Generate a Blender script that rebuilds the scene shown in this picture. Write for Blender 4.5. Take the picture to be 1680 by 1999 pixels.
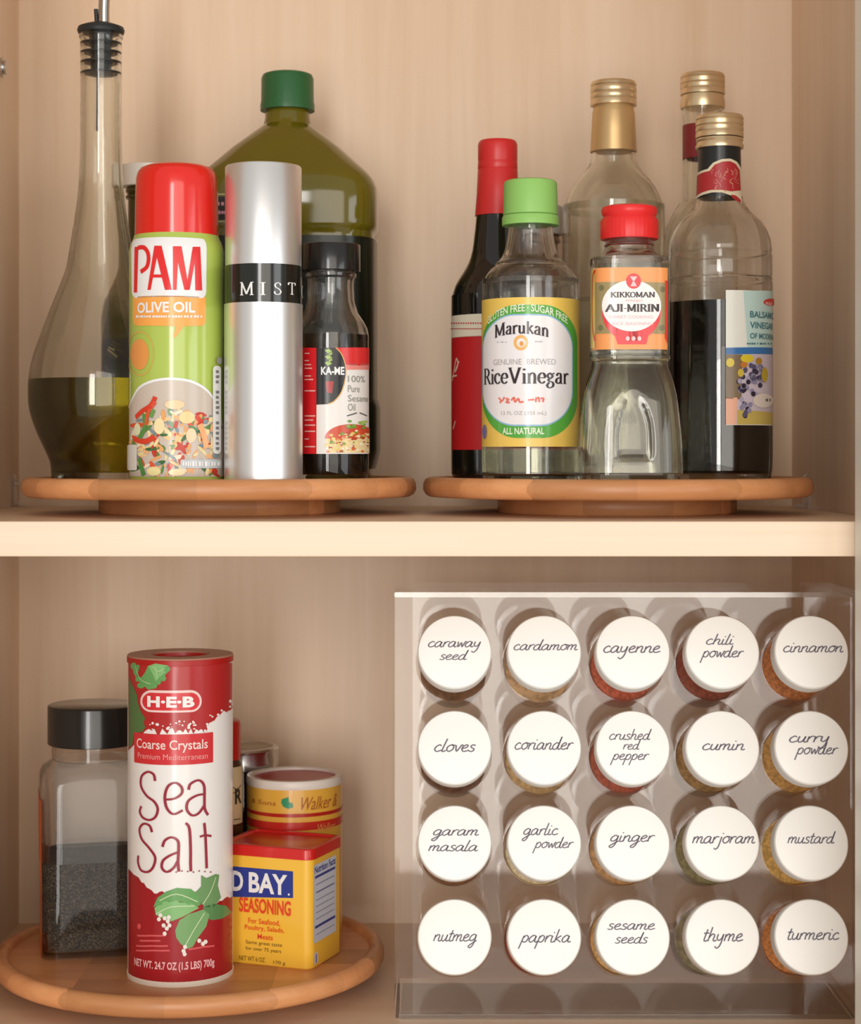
import bpy, bmesh, math, random
import numpy as np
from mathutils import Vector, Matrix

for o in list(bpy.data.objects):
    bpy.data.objects.remove(o, do_unlink=True)
SC = bpy.context.scene
COL = SC.collection
RND = random.Random(7)

# ------------------------------------------------------------------ camera
F = 3700.0            # focal length in photo pixels (photo 1680 x 1999)
PX, PY = 840.0, 885.0  # principal point across, horizon row
EYE = 0.342           # eye height above the cabinet floor, metres
cam = bpy.data.cameras.new('camera')
cam.sensor_fit = 'HORIZONTAL'
cam.sensor_width = 36.0
cam.lens = F / 1680.0 * 36.0
cam.shift_y = -(999.5 - PY) / 1680.0
cam.clip_start = 0.05
cam.dof.use_dof = True
cam.dof.focus_distance = 1.13
cam.dof.aperture_fstop = 13.0
camo = bpy.data.objects.new('camera', cam)
camo.location = (0, 0, EYE)
camo.rotation_euler = (math.radians(90), 0, 0)
COL.objects.link(camo)
SC.camera = camo

# ------------------------------------------------------------------ world, lights, exposure
SC.view_settings.view_transform = 'Standard'
SC.view_settings.look = 'None'
SC.view_settings.gamma = 1.0
SC.view_settings.use_curve_mapping = False
SC.view_settings.exposure = -0.15
wd = bpy.data.worlds.new('room_light')
SC.world = wd
wd.use_nodes = True
bg = wd.node_tree.nodes['Background']
bg.inputs[0].default_value = (1.0, 0.96, 0.91, 1)
bg.inputs[1].default_value = 0.58
SC.cycles.max_bounces = 14
SC.cycles.transmission_bounces = 14
SC.cycles.transparent_max_bounces = 28


def window_light(name, loc, target, sx, sy, power, color):
    l = bpy.data.lights.new(name, 'AREA')
    l.shape = 'RECTANGLE'
    l.size, l.size_y = sx, sy
    l.energy = power
    l.color = color
    o = bpy.data.objects.new(name, l)
    o.location = loc
    d = Vector(target) - Vector(loc)
    o.rotation_euler = d.to_track_quat('-Z', 'Z').to_euler()
    COL.objects.link(o)


# daylight of the room behind the viewer: a tall window and a glass door in the far wall (their streaks run down
# the bottles and the door mirrors in the acrylic rack), and a window in the wall on the right (second streak)
window_light('window_behind_offscreen', (-0.45, -2.2, 0.45), (-0.45, 1.2, 0.45), 0.50, 1.9, 42, (1.0, 0.97, 0.93))
window_light('glass_door_behind_offscreen', (0.72, -2.2, 0.45), (0.72, 1.2, 0.45), 1.64, 2.2, 36, (1.0, 0.93, 0.84))
window_light('window_right_offscreen', (1.75, -0.73, 0.45), (0.0, -0.73, 0.45), 0.9, 1.4, 14, (0.95, 0.97, 1.0))

# ------------------------------------------------------------------ helpers: colour and materials


def S(r, g=None, b=None):
    if isinstance(r, str):
        h = r.lstrip('#')
        r, g, b = int(h[0:2], 16), int(h[2:4], 16), int(h[4:6], 16)
    def f(c):
        c = c / 255.0
        return c / 12.92 if c <= 0.04045 else ((c + 0.055) / 1.055) ** 2.4
    return (f(r), f(g), f(b), 1.0)


MATS = {}


def mat(name, col, rough=0.5, metal=0.0, trans=0.0, ior=1.45, coat=0.0, spec=0.5):
    if name in MATS:
        return MATS[name]
    m = bpy.data.materials.new(name)
    m.use_nodes = True
    p = m.node_tree.nodes['Principled BSDF']
    p.inputs['Base Color'].default_value = col
    p.inputs['Roughness'].default_value = rough
    p.inputs['Metallic'].default_value = metal
    p.inputs['Transmission Weight'].default_value = trans
    p.inputs['IOR'].default_value = ior
    p.inputs['Coat Weight'].default_value = coat
    p.inputs['Coat Roughness'].default_value = 0.08
    p.inputs['Specular IOR Level'].default_value = spec
    MATS[name] = m
    return m


def see_through(m, k):
    """mix in straight-through transmission so thin glass does not cast a solid shadow"""
    nt = m.node_tree
    out = nt.nodes['Material Output']
    p = nt.nodes['Principled BSDF']
    tr = nt.nodes.new('ShaderNodeBsdfTransparent')
    tr.inputs['Color'].default_value = p.inputs['Base Color'].default_value
    mx = nt.nodes.new('ShaderNodeMixShader')
    mx.inputs[0].default_value = k
    nt.links.new(p.outputs[0], mx.inputs[1])
    nt.links.new(tr.outputs[0], mx.inputs[2])
    nt.links.new(mx.outputs[0], out.inputs[0])
    return m


def speck(name, c1, c2, scale, rough=0.6, lo=0.4, hi=0.6):
    m = mat(name, c1, rough)
    nt = m.node_tree
    p = nt.nodes['Principled BSDF']
    tc = nt.nodes.new('ShaderNodeTexCoord')
    n = nt.nodes.new('ShaderNodeTexNoise')
    n.inputs['Scale'].default_value = scale
    n.inputs['Detail'].default_value = 3
    r = nt.nodes.new('ShaderNodeValToRGB')
    r.color_ramp.elements[0].position = lo
    r.color_ramp.elements[1].position = hi
    r.color_ramp.elements[0].color = c1
    r.color_ramp.elements[1].color = c2
    nt.links.new(tc.outputs['Object'], n.inputs['Vector'])
    nt.links.new(n.outputs['Fac'], r.inputs['Fac'])
    nt.links.new(r.outputs['Color'], p.inputs['Base Color'])
    return m


def clear(name, tint, refl=1.0, ior=1.45, rough=0.02):
    """thin clear sheet: passes light straight through, reflects by Fresnel"""
    m = bpy.data.materials.new(name)
    m.use_nodes = True
    nt = m.node_tree
    nt.nodes.clear()
    out = nt.nodes.new('ShaderNodeOutputMaterial')
    mix = nt.nodes.new('ShaderNodeMixShader')
    tr = nt.nodes.new('ShaderNodeBsdfTransparent')
    gl = nt.nodes.new('ShaderNodeBsdfGlossy')
    f0 = ((ior - 1) / (ior + 1)) ** 2
    fr = nt.nodes.new('ShaderNodeLayerWeight')
    pw = nt.nodes.new('ShaderNodeMath')
    pw.operation = 'POWER'
    pw.inputs[1].default_value = 5.0
    nt.links.new(fr.outputs['Facing'], pw.inputs[0])
    mu = nt.nodes.new('ShaderNodeMath')
    mu.operation = 'MULTIPLY_ADD'
    mu.inputs[1].default_value = (1 - f0) * min(refl, 1.0)
    mu.inputs[2].default_value = f0 * refl
    tr.inputs['Color'].default_value = tint
    gl.inputs['Roughness'].default_value = rough
    gl.inputs['Color'].default_value = (1, 1, 1, 1)
    nt.links.new(pw.outputs[0], mu.inputs[0])
    nt.links.new(mu.outputs[0], mix.inputs[0])
    nt.links.new(tr.outputs[0], mix.inputs[1])
    nt.links.new(gl.outputs[0], mix.inputs[2])
    nt.links.new(mix.outputs[0], out.inputs[0])
    MATS[name] = m
    return m


def wood(name, c1, c2, c3, scale, rough=0.45, block=0.0, blk=0.25):
    """veneer: fine grain stretched by the mapping, with slow broad variation; block > 0 adds glued staves"""
    m = mat(name, c1, rough)
    nt = m.node_tree
    p = nt.nodes['Principled BSDF']
    tc = nt.nodes.new('ShaderNodeTexCoord')
    mp = nt.nodes.new('ShaderNodeMapping')
    mp.inputs['Scale'].default_value = scale
    n1 = nt.nodes.new('ShaderNodeTexNoise')
    n1.inputs['Scale'].default_value = 1.0
    n1.inputs['Detail'].default_value = 6
    n1.inputs['Roughness'].default_value = 0.62
    n1.inputs['Distortion'].default_value = 0.5
    n2 = nt.nodes.new('ShaderNodeTexNoise')
    n2.inputs['Scale'].default_value = 0.11
    n2.inputs['Detail'].default_value = 2
    n2.inputs['Distortion'].default_value = 1.2
    ad = nt.nodes.new('ShaderNodeMath')
    ad.operation = 'MULTIPLY_ADD'
    ad.inputs[1].default_value = 0.55
    r = nt.nodes.new('ShaderNodeValToRGB')
    e = r.color_ramp.elements
    e[0].position, e[0].color = 0.50, c2
    e[1].position, e[1].color = 1.08, c3
    mid = e.new(0.76)
    mid.color = c1
    nt.links.new(tc.outputs['Object'], mp.inputs['Vector'])
    nt.links.new(mp.outputs[0], n1.inputs['Vector'])
    nt.links.new(mp.outputs[0], n2.inputs['Vector'])
    nt.links.new(n1.outputs['Fac'], ad.inputs[0])
    nt.links.new(n2.outputs['Fac'], ad.inputs[2])
    nt.links.new(ad.outputs[0], r.inputs['Fac'])
    src = r.outputs['Color']
    if block:
        sx = nt.nodes.new('ShaderNodeSeparateXYZ')
        nt.links.new(tc.outputs['Object'], sx.inputs[0])
        fl = nt.nodes.new('ShaderNodeMath')
        fl.operation = 'MULTIPLY'
        fl.inputs[1].default_value = 1.0 / block
        nt.links.new(sx.outputs['X'], fl.inputs[0])
        f2 = nt.nodes.new('ShaderNodeMath')
        f2.operation = 'FLOOR'
        nt.links.new(fl.outputs[0], f2.inputs[0])
        yy = nt.nodes.new('ShaderNodeMath')
        yy.operation = 'MULTIPLY'
        yy.inputs[1].default_value = 28.0
        nt.links.new(sx.outputs['Y'], yy.inputs[0])
        y2 = nt.nodes.new('ShaderNodeMath')
        y2.operation = 'FLOOR'
        nt.links.new(yy.outputs[0], y2.inputs[0])
        cb = nt.nodes.new('ShaderNodeCombineXYZ')
        nt.links.new(f2.outputs[0], cb.inputs[0])
        nt.links.new(y2.outputs[0], cb.inputs[1])
        wn = nt.nodes.new('ShaderNodeTexWhiteNoise')
        nt.links.new(cb.outputs[0], wn.inputs['Vector'])
        mr = nt.nodes.new('ShaderNodeMapRange')
        mr.inputs['To Min'].default_value = 1.0 - blk
        mr.inputs['To Max'].default_value = 1.0 + blk
        nt.links.new(wn.outputs['Value'], mr.inputs['Value'])
        mx = nt.nodes.new('ShaderNodeVectorMath')
        mx.operation = 'SCALE'
        nt.links.new(src, mx.inputs[0])
        nt.links.new(mr.outputs[0], mx.inputs['Scale'])
        src = mx.outputs[0]
    nt.links.new(src, p.inputs['Base Color'])
    return m


def printed(name, rough=0.35, coat=0.0):
    """printed artwork: colour of each flat printed shape is stored on its faces"""
    m = mat(name, (1, 1, 1, 1), rough, coat=coat)
    nt = m.node_tree
    a = nt.nodes.new('ShaderNodeAttribute')
    a.attribute_name = 'ink'
    nt.links.new(a.outputs['Color'], nt.nodes['Principled BSDF'].inputs['Base Color'])
    return m


INK = printed('printed_ink', 0.4)
INKG = printed('printed_ink_gloss', 0.22)
MAPLE_V = wood('maple_vertical', S(228, 200, 170), S(219, 188, 156), S(234, 208, 181), (120, 120, 5.0), 0.42)
MAPLE_H = wood('maple_horizontal', S(228, 200, 170), S(219, 188, 156), S(234, 208, 181), (5, 60, 60), 0.42)
MAPLE_E = wood('maple_edge', S(232, 206, 177), S(225, 196, 165), S(237, 213, 187), (3, 200, 160), 0.4)
BAMBOO = wood('bamboo', S(210, 146, 96), S(192, 126, 78), S(222, 160, 110), (16, 110, 150), 0.36, 0.06, 0.26)
FRAME = mat('face_frame_paint', S(236, 229, 215), 0.4)
GLASS = mat('bottle_glass', (.99, .993, .985, 1), 0.0, trans=1.0, ior=1.45)
GLASS_G = mat('greenish_glass', (.965, .98, .94, 1), 0.0, trans=1.0, ior=1.45)
ACRYL = clear('clear_acrylic', (0.994, 0.992, 0.99, 1), 1.0, 1.5)
ACRYL_EDGE = clear('acrylic_edge', (0.93, 0.92, 0.9, 1), 2.2, 1.6, 0.15)
JARGLASS = clear('jar_glass', (0.985, 0.98, 0.975, 1), .5, 1.42)
WHITE_PL = mat('white_plastic', S(243, 240, 234), 0.35)
BLACK_PL = mat('black_plastic', S(26, 26, 26), 0.22, coat=0.4)
BLACK_RUB = mat('black_rubber', S(38, 42, 44), 0.45)
STEEL = mat('steel', S(205, 205, 205), 0.18, 1.0)
GOLD = mat('gold_metal', S(228, 204, 164), 0.30, 0.75)
GOLDF = mat('gold_foil', S(214, 180, 128), 0.36, 0.6)

# ------------------------------------------------------------------ helpers: objects
ROOT = {}


def P(px, py, Z):
    """photo pixel + distance -> world point"""
    return Vector(((px - PX) / F * Z, Z, EYE - (py - PY) / F * Z))


def XX(px, Z):
    return (px - PX) / F * Z


def ZZ(py, Z):
    return EYE - (py - PY) / F * Z


def RR(rpx, Z):
    return rpx / F * Z


def thing(name, loc, label, cat, group=None):
    o = bpy.data.objects.new(name, None)
    o.empty_display_size = 0.01
    COL.objects.link(o)
    o.location = loc
    o['label'] = label
    o['category'] = cat
    if group:
        o['group'] = group
    ROOT[o.name] = Vector(loc)
    return o


def mk(name, verts, faces, m, parent=None, smooth=True, angle=35, label=None, local=False):
    me = bpy.data.meshes.new(name)
    off = Vector((0, 0, 0))
    if parent is not None and not local:
        off = ROOT[parent.name]
    me.from_pydata([(v[0] - off[0], v[1] - off[1], v[2] - off[2]) for v in verts], [], faces)
    me.update()
    bm = bmesh.new()
    bm.from_mesh(me)
    bmesh.ops.recalc_face_normals(bm, faces=bm.faces)
    bm.to_mesh(me)
    bm.free()
    if smooth:
        me.shade_smooth()
        me.set_sharp_from_angle(angle=math.radians(angle))
    me.materials.append(m)
    o = bpy.data.objects.new(name, me)
    COL.objects.link(o)
    if parent is not None:
        o.parent = parent
        ROOT[o.name] = off
    if label:
        o['label'] = label
    return o


def box(x0, x1, y0, y1, z0, z1):
    v = [(x0, y0, z0), (x1, y0, z0), (x1, y1, z0), (x0, y1, z0), (x0, y0, z1), (x1, y0, z1), (x1, y1, z1), (x0, y1, z1)]
    f = [(0, 3, 2, 1), (4, 5, 6, 7), (0, 1, 5, 4), (1, 2, 6, 5), (2, 3, 7, 6), (3, 0, 4, 7)]
    return v, f


def bevel_box(name, dims, m, parent, bev=0.001, label=None, local=False):
    o = mk(name, *box(*dims), m, parent, smooth=False, label=label, local=local)
    bm = bmesh.new()
    bm.from_mesh(o.data)
    bmesh.ops.bevel(bm, geom=list(bm.edges), offset=bev, segments=2, affect='EDGES')
    bm.to_mesh(o.data)
    bm.free()
    return o


def join(*parts):
    V, Fc = [], []
    for v, f in parts:
        k = len(V)
        V += list(v)
        Fc += [tuple(i + k for i in q) for q in f]
    return V, Fc


def rnd(phi, z):
    return 1.0


def superell(n, rot=0.0, sy=1.0):
    def s(phi, z):
        a = phi - rot
        return (abs(math.sin(a)) ** n + abs(math.cos(a) / sy) ** n) ** (-1.0 / n)
    return s


def loft(cx, cy, prof, seg=64, shape=rnd):
    """rings from a list of (radius, z); radius 0 closes with a pole"""
    V, Fc, rings = [], [], []
    for r, z in prof:
        if r <= 1e-7:
            V.append((cx, cy, z))
            rings.append([len(V) - 1])
        else:
            k = len(V)
            for i in range(seg):
                ph = 2 * math.pi * i / seg
                rr = r * shape(ph, z)
                V.append((cx + rr * math.sin(ph), cy - rr * math.cos(ph), z))
            rings.append(list(range(k, k + seg)))
    for a, b in zip(rings[:-1], rings[1:]):
        if len(a) == 1 and len(b) == 1:
            continue
        for i in range(seg):
            j = (i + 1) % seg
            if len(a) == 1:
                Fc.append((a[0], b[j], b[i]))
            elif len(b) == 1:
                Fc.append((a[i], a[j], b[0]))
            else:
                Fc.append((a[i], a[j], b[j], b[i]))
    return V, Fc


def smoothprof(pts, n=5):
    """Catmull-Rom through profile points (r, z)"""
    out = []
    for i in range(len(pts) - 1):
        p0 = pts[max(i - 1, 0)]
        p1, p2 = pts[i], pts[i + 1]
        p3 = pts[min(i + 2, len(pts) - 1)]
        for k in range(n):
            t = k / n
            out.append(tuple(0.5 * (2 * b + (c - a) * t + (2 * a - 5 * b + 4 * c - d) * t * t + (3 * b - a - 3 * c + d) * t ** 3)
                             for a, b, c, d in zip(p0, p1, p2, p3)))
    out.append(tuple(pts[-1]))
    return out


class Rev:
    """outer surface of a turned (or squared) body, used to wrap labels and print on it"""

    def __init__(self, cx, cy, prof, shape=rnd):
        self.cx, self.cy, self.shape = cx, cy, shape
        q = sorted(((z, r) for r, z in prof))
        self.zs = np.array([a for a, b in q])
        self.rs = np.array([b for a, b in q])
        self.rref = float(self.rs.max())

    def R(self, z):
        return float(np.interp(z, self.zs, self.rs))

    def pt(self, u, v, eps):
        ph = u / self.rref
        r = (self.R(v) + eps) * self.shape(ph, v)
        return (self.cx + r * math.sin(ph), self.cy - r * math.cos(ph), v)

    def uv(self, px, py):
        z = ZZ(py, self.cy - self.rref)
        ph = 0.0
        for _ in range(4):
            R = self.R(z)
            g = np.linspace(-1.5, 1.5, 1501)
            rr = np.array([R * self.shape(a, z) for a in g])
            xs = self.cx + rr * np.sin(g)
            ys = self.cy - rr * np.cos(g)
            pp = PX + F * xs / ys
            lo, hi = int(np.argmin(pp)), int(np.argmax(pp))
            seg = slice(min(lo, hi), max(lo, hi) + 1)
            k = int(np.argmin(np.abs(pp[seg] - px))) + seg.start
            ph = float(g[k])
            z = ZZ(py, float(ys[k]))
        return (ph * self.rref, z)

    def step(self):
        return self.rref * 0.10


class Flat:
    def __init__(self, o, ud, nd):
        self.o, self.ud, self.nd = Vector(o), Vector(ud).normalized(), Vector(nd).normalized()

    def pt(self, u, v, eps):
        p = self.o + self.ud * u + self.nd * eps
        return (p.x, p.y, v)

    def uv(self, px, py):
        d = Vector(((px - PX) / F, 1.0, -(py - PY) / F))
        c = Vector((0, 0, EYE))
        t = (self.o - c).dot(self.nd) / d.dot(self.nd)
        h = c + d * t
        return ((h - self.o).dot(self.ud), h.z)

    def step(self):
        return 10.0


# ---------------------------------------------------------------- print on surfaces
class Art:
    """collects flat printed shapes; each carries its own ink colour"""

    def __init__(self, surf, base=0.0005):
        self.s, self.base = surf, base
        self.V, self.Fc, self.C = [], [], []

    def mesh2d(self, verts, faces, col, layer):
        bm = bmesh.new()
        vs = [bm.verts.new((a, b, 0)) for a, b in verts]
        for f in faces:
            try:
                bm.faces.new([vs[i] for i in f])
            except ValueError:
                pass
        bmesh.ops.triangulate(bm, faces=[f for f in bm.faces if len(f.verts) > 4])
        st = self.s.step()
        us = [v.co.x for v in bm.verts]
        if us and max(us) - min(us) > st:
            k = math.floor(min(us) / st) + 1
            while k * st < max(us):
                bmesh.ops.bisect_plane(bm, geom=bm.verts[:] + bm.edges[:] + bm.faces[:], dist=1e-7,
                                       plane_co=(k * st, 0, 0), plane_no=(1, 0, 0))
                k += 1
        if isinstance(self.s, Rev) and bm.verts:
            vs_ = [v.co.y for v in bm.verts]
            for zc_ in self.s.zs:
                if min(vs_) + 1e-6 < zc_ < max(vs_) - 1e-6:
                    bmesh.ops.bisect_plane(bm, geom=bm.verts[:] + bm.edges[:] + bm.faces[:], dist=1e-7,
                                           plane_co=(0, float(zc_), 0), plane_no=(0, 1, 0))
        n = len(self.V)
        bm.verts.index_update()
        e = self.base + layer * 0.00013
        for v in bm.verts:
            self.V.append(self.s.pt(v.co.x, v.co.y, e))
        for f in bm.faces:
            self.Fc.append(tuple(n + v.index for v in f.verts))
            self.C.append(col)
        bm.free()

    def poly(self, pxpts, col, layer=0):
        self.mesh2d([self.s.uv(*p) for p in pxpts], [tuple(range(len(pxpts)))], col, layer)

    def polyuv(self, pts, col, layer=0):
        self.mesh2d(pts, [tuple(range(len(pts)))], col, layer)

    def ring(self, outer, inner, col, layer=0):
        a = [self.s.uv(*p) for p in outer]
        b = [self.s.uv(*p) for p in inner]
        n = len(a)
        self.mesh2d(a + b, [(i, (i + 1) % n, n + (i + 1) % n, n + i) for i in range(n)], col, layer)

    def strokes(self, lines, w, col, layer=1, nib=None, smooth=4, px=True):
        """ribbons through points; w in metres"""
        for ln in lines:
            pts = [self.s.uv(*p) for p in ln] if px else ln
            if smooth and len(pts) > 2:
                pts = smoothprof(pts, smooth)
            v, f = ribbon(pts, w, nib)
            self.mesh2d(v, f, col, layer)

    def smallprint(self, x0, x1, y, h, col, layer=3, seed=1):
        """print too small to read in the photograph: a row of short marks"""
        g = random.Random(seed)
        x = x0
        while x < x1 - 1:
            w = min(g.uniform(2.0, 5.5), x1 - x)
            k = g.uniform(.75, 1.0) * h / 2
            self.poly([(x, y - k), (x + w, y - k), (x + w, y + k), (x, y + k)], col, layer)
            x += w + g.choice((.9, 1.2, 3.0))

    def boxuv(self, x0, y0, x1, y1):
        a, b = self.s.uv(x0, y0), self.s.uv(x1, y1)
        return a[0], b[1], b[0], a[1]

    def text(self, t, x0, y0, x1, y1, col, layer=2, bold=0.0, fit=True, arc=0.0, shear=0.0):
        u0, v0, u1, v1 = self.boxuv(x0, y0, x1, y1)
        V, Fc = textmesh(t, bold)
        self._fit(V, Fc, u0, v0, u1, v1, col, layer, arc, shear)

    def stroketext(self, t, x0, y0, x1, y1, w, col, layer=2, font=None, nib=None, arc=0.0, shear=0.0, box=None):
        u0, v0, u1, v1 = box if box else self.boxuv(x0, y0, x1, y1)
        V, Fc = strokemesh(t, font, w, nib, shear)
        self._fit(V, Fc, u0, v0, u1, v1, col, layer, arc, 0.0)

    def _fit(self, V, Fc, u0, v0, u1, v1, col, layer, arc, shear):
        xs = [a for a, b in V]
        ys = [b for a, b in V]
        mx, Mx, my, My = min(xs), max(xs), min(ys), max(ys)
        out = []
        for a, b in V:
            s = (a - mx) / max(Mx - mx, 1e-9)
            t = (b - my) / max(My - my, 1e-9)
            out.append((u0 + (u1 - u0) * s + shear * t * (v1 - v0), v0 + (v1 - v0) * t - arc * (2 * s - 1) ** 2))
        self.mesh2d(out, Fc, col, layer)

    def flush(self, name, parent, m=None):
        self.build(name, parent, m)
        self.V, self.Fc, self.C = [], [], []

    def build(self, name, parent, m=None):
        if not self.V:
            return None
        o = mk(name, self.V, self.Fc, m or INK, parent, smooth=True, angle=80)
        me = o.data
        at = me.attributes.new('ink', 'FLOAT_COLOR', 'FACE')
        at.data.foreach_set('color', [c for q in self.C for c in q])
        return o


def ribbon(pts, w, nib=None):
    n = len(pts)
    v, f = [], []
    for i in range(n):
        a = pts[max(i - 1, 0)]
        b = pts[min(i + 1, n - 1)]
        dx, dy = b[0] - a[0], b[1] - a[1]
        L = math.hypot(dx, dy) or 1e-9
        nx, ny = -dy / L, dx / L
        ww = w
        if nib is not None:
            ww = w * (nib + (1 - nib) * abs(dy / L) ** 1.3)
        v.append((pts[i][0] + nx * ww / 2, pts[i][1] + ny * ww / 2))
        v.append((pts[i][0] - nx * ww / 2, pts[i][1] - ny * ww / 2))
    for i in range(n - 1):
        f.append((2 * i, 2 * i + 1, 2 * i + 3, 2 * i + 2))
    return v, f


_TC = {}


def textmesh(t, bold=0.0):
    key = (t, bold)
    if key in _TC:
        return _TC[key]
    cu = bpy.data.curves.new('t', 'FONT')
    cu.body = t
    cu.resolution_u = 3
    cu.offset = bold
    ob = bpy.data.objects.new('t', cu)
    COL.objects.link(ob)
    dg = bpy.context.evaluated_depsgraph_get()
    me = bpy.data.meshes.new_from_object(ob.evaluated_get(dg))
    V = [(v.co.x, v.co.y) for v in me.vertices]
    Fc = [tuple(p.vertices) for p in me.polygons]
    bpy.data.objects.remove(ob)
    bpy.data.curves.remove(cu)
    bpy.data.meshes.remove(me)
    _TC[key] = (V, Fc)
    return V, Fc


# joined handwriting, one pen line per stroke: x-height 1, ascender 1.9, descender -0.95
SCRIPT = {
    'a': (1.1, [[(.8, .85), (.45, 1), (.1, .6), (.1, .2), (.35, 0), (.7, .3), (.82, .92)], [(.82, .92), (.8, .3), (.95, 0), (1.2, .15)]]),
    'c': (.9, [[(.75, .8), (.5, 1), (.15, .65), (.15, .25), (.45, 0), (.95, .2)]]),
    'd': (1.1, [[(.75, .85), (.45, 1), (.1, .6), (.1, .2), (.35, 0), (.7, .3), (.88, 1.9)], [(.88, 1.9), (.8, .3), (.95, 0), (1.2, .15)]]),
    'e': (.9, [[(.1, .42), (.5, .55), (.7, .8), (.5, 1), (.15, .7), (.15, .25), (.45, 0), (.98, .2)]]),
    'g': (1.05, [[(.8, .85), (.45, 1), (.1, .6), (.15, .15), (.5, .1), (.8, .5), (.82, .95)], [(.82, .95), (.8, -.4), (.5, -.95), (.2, -.75), (.6, -.3), (1.1, .1)]]),
    'h': (1.05, [[(.2, 1.9), (.12, 0)], [(.14, .5), (.45, .95), (.75, .8), (.72, .2), (.9, 0), (1.15, .15)]]),
    'i': (.5, [[(.15, .95), (.13, .2), (.3, 0), (.58, .15)], [(.2, 1.35), (.25, 1.47)]]),
    'j': (.55, [[(.35, .95), (.3, -.5), (.05, -.9), (-.2, -.7)], [(.4, 1.35), (.45, 1.47)]]),
    'k': (.95, [[(.2, 1.9), (.12, 0)], [(.75, .95), (.2, .45), (.5, .3), (.9, 0)]]),
    'l': (.5, [[(.22, 1.9), (.12, .2), (.3, 0), (.58, .15)]]),
    'm': (1.4, [[(.1, .95), (.1, 0)], [(.1, .55), (.4, .95), (.6, .8), (.58, 0)], [(.6, .55), (.9, .95), (1.1, .8), (1.08, .2), (1.25, 0), (1.5, .15)]]),
    'n': (1.0, [[(.1, .95), (.1, 0)], [(.1, .55), (.45, .95), (.7, .8), (.68, .2), (.85, 0), (1.1, .15)]]),
    'o': (.95, [[(.5, 1), (.15, .75), (.12, .3), (.45, 0), (.8, .3), (.8, .75), (.5, 1), (1.0, .88)]]),
    'p': (.95, [[(.2, .95), (.05, -.95)], [(.17, .55), (.45, .98), (.8, .75), (.75, .2), (.45, 0), (.16, .2)]]),
    'r': (.7, [[(.12, .95), (.12, 0)], [(.13, .5), (.4, .95), (.75, .9)]]),
    's': (.75, [[(.65, .85), (.4, 1), (.15, .8), (.3, .55), (.6, .4), (.6, .1), (.35, 0), (.05, .12)]]),
    't': (.6, [[(.3, 1.6), (.2, .2), (.4, 0), (.66, .12)], [(-.05, 1.05), (.6, 1.1)]]),
    'u': (1.0, [[(.12, .95), (.1, .3), (.35, 0), (.65, .3), (.75, .95)], [(.75, .95), (.72, .2), (.9, 0), (1.1, .15)]]),
    'v': (.8, [[(.08, .95), (.38, 0), (.72, .95), (.9, .85)]]),
    'w': (1.1, [[(.08, .95), (.3, 0), (.55, .8), (.8, 0), (1.02, .95), (1.2, .85)]]),
    'y': (1.0, [[(.12, .95), (.13, .35), (.4, .1), (.7, .4), (.78, .95)], [(.78, .95), (.75, -.4), (.45, -.95), (.1, -.7)]]),
    ' ': (.6, []),
}
_T = .0   # serif letters: x-height 1, capitals 1.5; short level strokes are the serifs


def _st(x, h, y0=0.0, s=.16):
    return [[(x, y0), (x, h)], [(x - s, y0), (x + s, y0)], [(x - s, h), (x + s, h)]]


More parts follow.
